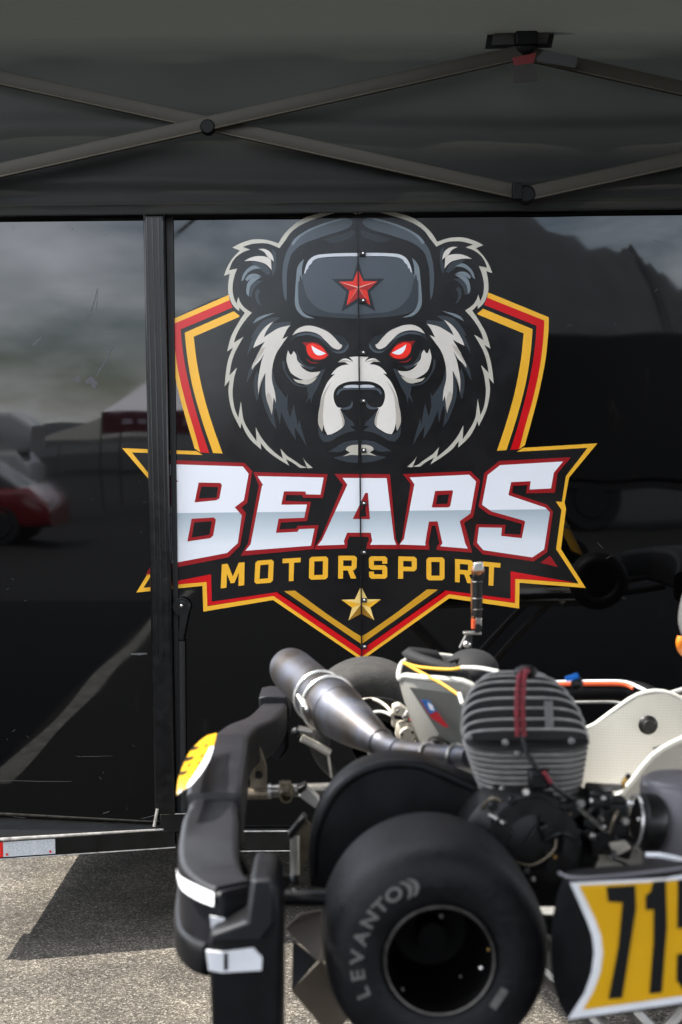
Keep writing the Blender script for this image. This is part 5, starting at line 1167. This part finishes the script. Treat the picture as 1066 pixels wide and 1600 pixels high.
# ---------------------------------------------------------------- far side pod, tank, steering, nose, chassis (mostly hidden or mirrored in the wall)
tube_px([(860, 1080, 3.05), (930, 1078, 3.05), (985, 1080, 3.05), (1020, 1092, 3.0), (1060, 1125, 2.95)], .024, 'far_side_pod', 'plastic_dark', seg=20)
tube_px([(860, 1066, 3.03), (930, 1065, 3.03), (976, 1066, 3.03), (1004, 1077, 3.0), (1030, 1092, 2.98)], .0042, 'pod_stripe', 'sticker_white')
tube_px([(860, 1070, 3.022), (930, 1069, 3.022), (974, 1070, 3.022), (990, 1076, 3.01)], .0048, 'pod_stripe', 'stripe_orange')
tube_px([(860, 1098, 3.0), (930, 1097, 3.0), (966, 1098, 3.0), (990, 1106, 2.98)], .0035, 'pod_tube', 'alu_bright')
for pts, r, m_ in (([(1040, 1086, 2.9), (1080, 1074, 2.9)], .006, 'alu_bright'), ([(1045, 1096, 2.88), (1085, 1086, 2.88)], .007, 'steel_bare'), ([(1052, 1108, 2.88), (1090, 1098, 2.88)], .009, 'plastic_dark')):
    tube_px(pts, r, 'steering_support', m_)
# steering wheel: grey suede rim, orange insert
sc = Vector((.706, 2.56, 1.405)); sax = Vector((-.88, 0, .47)).normalized(); a_ = Vector((0, 1, 0)); b_ = sax.cross(a_).normalized()
ringp = lambda q, r=.15: sc + a_ * math.cos(q) * r + b_ * math.sin(q) * r * .9
b = MB(); b.tube([ringp(2 * math.pi * i / 48) for i in range(48)], .024, 12, closed=True); sw = b.build('steering_wheel', 'suede_grey', kart, smooth=60)
b = MB(); b.tube([ringp(R(250 + 5 * i)) - Vector((-.004, 0, .034)) for i in range(9)], .0150, 12); b.build('grip_insert', 'orange', sw, smooth=60)
b = MB(); b.tube(catmull([W(1066, 996, 2.50), W(1064, 1006, 2.50), W(1069, 1018, 2.52), W(1080, 1024, 2.56)], 4), .0085, 12); b.build('grip_tip', 'orange', sw, smooth=60)
for q in (0, 2.2, 4.1):
    b = MB(); b.tube([sc, ringp(q)], .008, 8); b.build('spoke', 'plastic_dark', sw)
b = MB(); b.cyl(sc, sc - sax * .42, .011); b.build('steering_column', 'steel_bare', kart)
b = MB(); b.loft([rrect_ring(Vector((.86 + .002 * 0, 2.47, z)), Vector((1, 0, 0)), Vector((0, 1, 0)), .2, .26, .04, 5) for z in (.93, .95, 1.02, 1.04)]); b.build('fuel_tank', 'hose_white', kart, smooth=50)
b = MB(); b.box((.75, 2.46, .885), (1.1, .62, .006)); b.build('floor_tray', 'alu_bright', kart)
for y in (2.12, 2.80):
    b = MB(); b.tube(catmull([Vector((.0, y, .95)), Vector((.3, y, .905)), Vector((.8, y - .05 * (1 if y > 2.5 else -1), .905)), Vector((1.25, y - .1 * (1 if y > 2.5 else -1), .905)), Vector((1.5, y - .12 * (1 if y > 2.5 else -1), .93))], 5), .015, 12); b.build('chassis_tube', 'plastic_dark', kart)
b = MB(); b.cyl(Vector((1.16, 1.9, .98)), Vector((1.13, 3.0, .99)), .013); b.build('front_axle', 'steel_bare', kart)
nose = []
for t in range(11):
    u = t / 10; y = 1.85 + 1.2 * u; bow = 1 - (2 * u - 1) ** 2
    nose.append(rrect_ring(Vector((1.50 + .16 * bow, y, .97 + .03 * bow)), Vector((1, 0, 0)), Vector((0, 0, 1)), .09 + .1 * bow, .14 + .07 * bow, .035, 4))
b = MB(); b.loft(nose); b.build('front_bumper', 'plastic_dark', kart, smooth=60)
b = MB(); b.prism([Vector((1.12, 2.33, 1.08)), Vector((1.12, 2.58, 1.08)), Vector((1.0, 2.56, 1.34)), Vector((1.0, 2.35, 1.34))], (.015, 0, 0)); b.build('front_fairing', 'sticker_yellow', kart, bevel=.005)

# ---------------------------------------------------------------- jointed arm standing up from the seat area
arm = empty('mounting_arm', tuple(W(730, 1012, 2.95)), 'black jointed mounting arm with copper ball joint standing up behind the seat', 'mounting arm')
mat('copper', (0.52, 0.21, 0.09), 0.28, metal=0.85)
YA = 2.95
tube_px([(746, 900, YA), (746, 930, YA), (745, 962, YA)], .0115, 'clamp_arm', 'cable_black', arm, seg=16)
for y in (909, 935, 952):
    b = MB(); b.lathe([(.0118, 0), (.0122, .0006), (.0118, .0014)], W(746, y, YA), (0, 0, 1), 16); b.build('arm_ring', 'steel_bare', arm)
b = MB(); b.sphere(W(747, 892, YA), .0145, 18); b.build('ball_joint', 'copper', arm)
b = MB(); b.pprism([(741, 880), (755, 879), (757, 892), (740, 893)], YA - .018, .02); b.build('ball_clamp', 'alu_bright', arm, bevel=.002)
b = MB(); b.box(W(748, 899, YA), (.022, .024, .016)); b.build('clamp_jaw', 'cable_black', arm, bevel=.003)
tube_px([(738, 905, YA), (738, 935, YA), (739, 972, YA)], .003, 'cable', 'copper', arm)
tube_px([(740, 968, YA - .01), (740, 982, YA - .01)], .0045, 'red_knob', 'stripe_orange', arm)
b = MB(); b.box(W(748, 974, YA), (.013, .013, .026)); b.build('arm_link', 'steel_bare', arm, bevel=.002)
b = MB(); b.lathe([(.0001, 0), (.009, 0), (.009, .014), (.0001, .014)], W(747, 982, YA - .012), (0, 1, 0), 16); b.build('pivot', 'cable_black', arm)
b = MB(); b.box(W(738, 989, YA), (.038, .02, .006)); b.build('arm_plate', 'steel_bare', arm, bevel=.0015)
b = MB(); b.lathe([(.0001, 0), (.005, .0), (.008, .003), (.008, .016)], W(730, 1008, YA - .012), (0, 1, 0), 16); b.build('chrome_bolt', 'screw_steel', arm)
tube_px([(729, 992, YA), (722, 1006, YA), (719, 1012, YA)], .003, 'stay', 'steel_bare', arm)
tube_px([(734, 992, YA), (733, 1020, YA), (733, 1060, YA + .02)], .006, 'arm_foot', 'cable_black', arm)

# ================================================================== the stand under the kart
std = empty('kart_stand', (0.45, 2.45, 0), 'steel kart stand with folded plates under the racing kart', 'kart stand')
mat('plate_tan', (0.15, 0.118, 0.088), 0.4, metal=0.5, nscale=14, namt=0.2); mat('plate_grey', (0.34, 0.30, 0.265), 0.35, metal=0.5, nscale=10, namt=0.15); mat('plate_dark', (0.028, 0.028, 0.032), 0.45)
b = MB(); b.prism([W(446, 1451, 2.05), W(471, 1428, 2.05), W(520, 1420, 2.10), W(524, 1500, 2.12), W(496, 1502, 2.05)], (0, .004, 0)); b.build('toe_plate', 'plate_grey', std)
b = MB(); b.prism([W(458, 1470, 2.048), W(496, 1502, 2.048), W(456, 1548, 2.048)], (0, .004, 0)); b.build('toe_plate', 'plate_dark', std)
b = MB(); b.prism([W(456, 1549, 2.046), W(503, 1500, 2.046), W(545, 1590, 2.046), W(520, 1625, 2.046)], (0, .004, 0)); b.build('toe_plate', 'plate_tan', std)
for y in (2.25, 2.68):
    b = MB(); b.tube([Vector((.12, y, .862)), Vector((1.15, y, .862))], .014, 10); b.build('top_rail', 'steel_bare', std)
    for xa, xb in ((.25, .95), (.95, .25)):
        b = MB(); b.tube([Vector((xa, y + (.03 if xa > xb else 0), .11)), Vector((xb, y + (.03 if xa > xb else 0), .85))], .014, 10); b.build('leg', 'steel_bare', std)
    b = MB(); b.tube([Vector((.2, y, .10)), Vector((1.05, y, .10))], .016, 10); b.build('base_rail', 'steel_bare', std)
    for x in (.22, 1.03):
        b = MB(); b.lathe([(.0001, -.018), (.04, -.018), (.05, -.01), (.05, .01), (.04, .018), (.0001, .018)], (x, y, .052), (0, 1, 0), 24); b.build('caster', 'tyre_rubber', std, smooth=40)
for x in (.2, 1.05):
    b = MB(); b.tube([Vector((x, 2.25, .10)), Vector((x, 2.68, .10))], .014, 10); b.build('cross_rail', 'steel_bare', std)
for x in (.3, 1.0):
    b = MB(); b.tube([Vector((x, 2.05, .878)), Vector((x, 2.88, .878))], .012, 10); b.build('support_bar', 'steel_bare', std)
# ================================================================== paddock behind the camera (seen as reflections in the black wall)
mat('tent_white', (0.70, 0.68, 0.72), 0.7); mat('tent_maroon', (0.085, 0.006, 0.014), 0.7); mat('tent_grey', (0.17, 0.165, 0.155), 0.8); mat('print_pale', (0.35, 0.28, 0.32), 0.6)
mat('car_red', (0.20, 0.008, 0.010), 0.2, coat=1.0); mat('car_silver', (0.42, 0.42, 0.41), 0.3, coat=0.6); mat('glass_dark', (0.01, 0.011, 0.012), 0.06); mat('lamp_glass', (0.6, 0.58, 0.55), 0.1)
def popup(x0, x1, y0, y1, ze, zp, zv, top, side, label):
    e = empty('popup_tent', ((x0 + x1) / 2, (y0 + y1) / 2, 0), label, 'tent')
    c = Vector(((x0 + x1) / 2, (y0 + y1) / 2, zp)); cs = [Vector((x0, y0, ze)), Vector((x1, y0, ze)), Vector((x1, y1, ze)), Vector((x0, y1, ze))]
    b = MB(); b.add(cs + [c], [(0, 1, 4), (1, 2, 4), (2, 3, 4), (3, 0, 4)]); b.build('roof_fabric', top, e, smooth=0)
    for i in range(4):
        p, q = cs[i], cs[(i + 1) % 4]; b = MB(); n = (q - p).normalized().cross(Vector((0, 0, 1))) * .006
        b.prism([p + n, q + n, q + n - Vector((0, 0, ze - zv)), p + n - Vector((0, 0, ze - zv))], n); b.build('valance', side, e, smooth=0)
        b = MB(); b.tube([Vector((p.x, p.y, 0)), p], .02, 8); b.build('leg', 'truss_paint', e)
    return e
a = mirror_pt(158, 640, 24.0); c = mirror_pt(158, 681, 24.0); pk = mirror_pt(262, 588, 25.5)
t1 = popup(a.x, a.x + 3.0, -27.0, -24.0, a.z, pk.z + .3, c.z, 'tent_white', 'tent_maroon', 'popup tent with white roof and maroon valance across the paddock')
for i, (w_, h_) in enumerate(((.3, .22), (.26, .2), (.2, .22), (.34, .2), (.12, .22), (.26, .22))):
    b = MB(); b.box((a.x + .6 + .36 * i, -24.0 + .016, (a.z + c.z) / 2), (w_ * .8, .004, h_ * .7)); b.build('valance_print', 'print_pale', t1)
a = mirror_pt(55, 690, 52); pk = mirror_pt(128, 655, 54)
popup(a.x, a.x + 5, -57, -52, a.z, pk.z + .2, a.z - .25, 'tent_grey', 'tent_grey', 'low grey popup tent far across the paddock')
def car(x0, y, L, H, m_, label, name, van=False):
    e = empty(name, (x0 + L / 2, y, 0), label, 'van' if van else 'car')
    wd = 1.75
    prof = [(0, .45), (0.02, .75), (.12, .82), (.30, .92), (.42, .96)] if not van else [(0, .5), (0, 1.0), (.05, 1.1), (.12, 1.2), (.2, 1.25)]
    rings = []
    lower = [(0.0, .30, .55), (.03, .28, .72), (.15, .27, .84), (.32, .27, .93), (.5, .27, .96), (.75, .27, .97), (.93, .27, .95), (1.0, .32, .7)]
    for u, z0, z1 in lower:
        k = 1 - .10 * (abs(2 * u - 1) ** 6)
        rings.append(rrect_ring(Vector((x0 + u * L, y, (z0 + z1 * H / 1.45) / 2)), Vector((0, 1, 0)), Vector((0, 0, 1)), wd * k, z1 * H / 1.45 - z0, .12, 4))
    b = MB(); b.loft(rings); b.build('body', m_, e, smooth=50)
    cab = [(.24, .5), (.40, .96), (.50, 1.0), (.72, 1.0), (.90, .5)] if not van else [(.12, .5), (.24, .98), (.4, 1.0), (.9, 1.0), (.99, .6)]
    zb = .93 * H / 1.45; b = MB(); g_ = MB(); rr = []; 
    for u, f in cab:
        z = zb + (H - zb) * f if f > .5 else zb
        hh = max(.02, z - zb)
        rr.append(rrect_ring(Vector((x0 + u * L, y, zb - .02 + hh / 2)), Vector((0, 1, 0)), Vector((0, 0, 1)), wd * (.92 - .12 * (f > .5)), hh, .009 if hh < .1 else .12, 4))
    b.loft(rr); b.build('cabin', m_ if van else 'glass_dark', e, smooth=40)
    if not van:
        b = MB(); b.box((x0 + .58 * L, y, H - .005), (L * .3, wd * .72, .03)); b.build('roof', m_, e, bevel=.012)
    else:
        b = MB(); b.box((x0 + .55 * L, y + wd * .46, zb + .3), (L * .6, .02, .35)); b.build('window', 'glass_dark', e)
    for u in (.18, .82):
        for s in (-1, 1):
            b = MB(); b.lathe([(.0001, 0), (.19, 0), (.21, .03), (.30, .02), (.32, .06), (.32, .2), (.0001, .2)], (x0 + u * L, y + s * (wd / 2 + .01), .32), (0, -s, 0), 28); b.build('wheel', 'tyre_plain', e, smooth=40)
    b = MB(); b.box((x0 + L - .03 if van else x0 + L - .02, y + .55, .68), (.06, .3, .12)); b.build('lamp', 'lamp_glass', e, bevel=.02)
p = mirror_pt(95, 727, 13)
car(p.x - 4.2, -13, 4.2, 1.42, 'car_red', 'dark red hatchback parked across the paddock', 'parked_car')
p = mirror_pt(62, 640, 20)
car(p.x - 5.2, -20, 5.2, p.z, 'car_silver', 'light grey van parked behind the red hatchback', 'parked_van', True)
# a black transporter opposite, to the right
p0 = mirror_pt(575, 522, 15); p1 = mirror_pt(1500, 522, 15)
tr2 = empty('race_transporter', ((p0.x + p1.x) / 2, -16.2, 0), 'long black race transporter parked opposite the bear trailer', 'trailer')
b = MB(); b.box(((p0.x + p1.x) / 2, -16.2, (p0.z + .8) / 2), (p1.x - p0.x, 2.4, p0.z - .8)); b.build('body', 'trim_black', tr2, bevel=.05)
b = MB(); b.box(((p0.x + p1.x) / 2, -16.2, .72), (p1.x - p0.x - .2, 2.3, .12)); b.build('skirt_rail', 'trim_satin', tr2, bevel=.01)
for wx in (.25, .38, .8):
    for s in (-1, 1):
        b = MB(); b.lathe([(.0001, 0), (.26, 0), (.28, .04), (.46, .03), (.5, .08), (.5, .28), (.0001, .28)], (p0.x + (p1.x - p0.x) * wx, -16.2 + s * 1.15, .5), (0, -s, 0), 32); b.build('wheel', 'tyre_plain', tr2, smooth=40)

# black trailer added out of frame at the left to block low skylight
nt_ = empty('skylight_block_trailer', (-6.4, 5.0, 0), 'plain black enclosed trailer added unseen to the left to block skylight', 'trailer')
b = MB(); b.box((-6.4, 5.6, 1.4), (5.6, 2.4, 2.3)); b.build('body', 'trim_black', nt_, bevel=.04)
b = MB(); b.box((-6.4, 5.6, .2), (5.4, 2.2, .16)); b.build('skirt_rail', 'trim_satin', nt_)
for wx in (-7.2, -6.3):
    b = MB(); b.lathe([(.0001, 0), (.2, 0), (.33, .02), (.36, .06), (.36, .22), (.0001, .22)], (wx, 4.36, .36), (0, 1, 0), 28); b.build('wheel', 'tyre_plain', nt_, smooth=40)
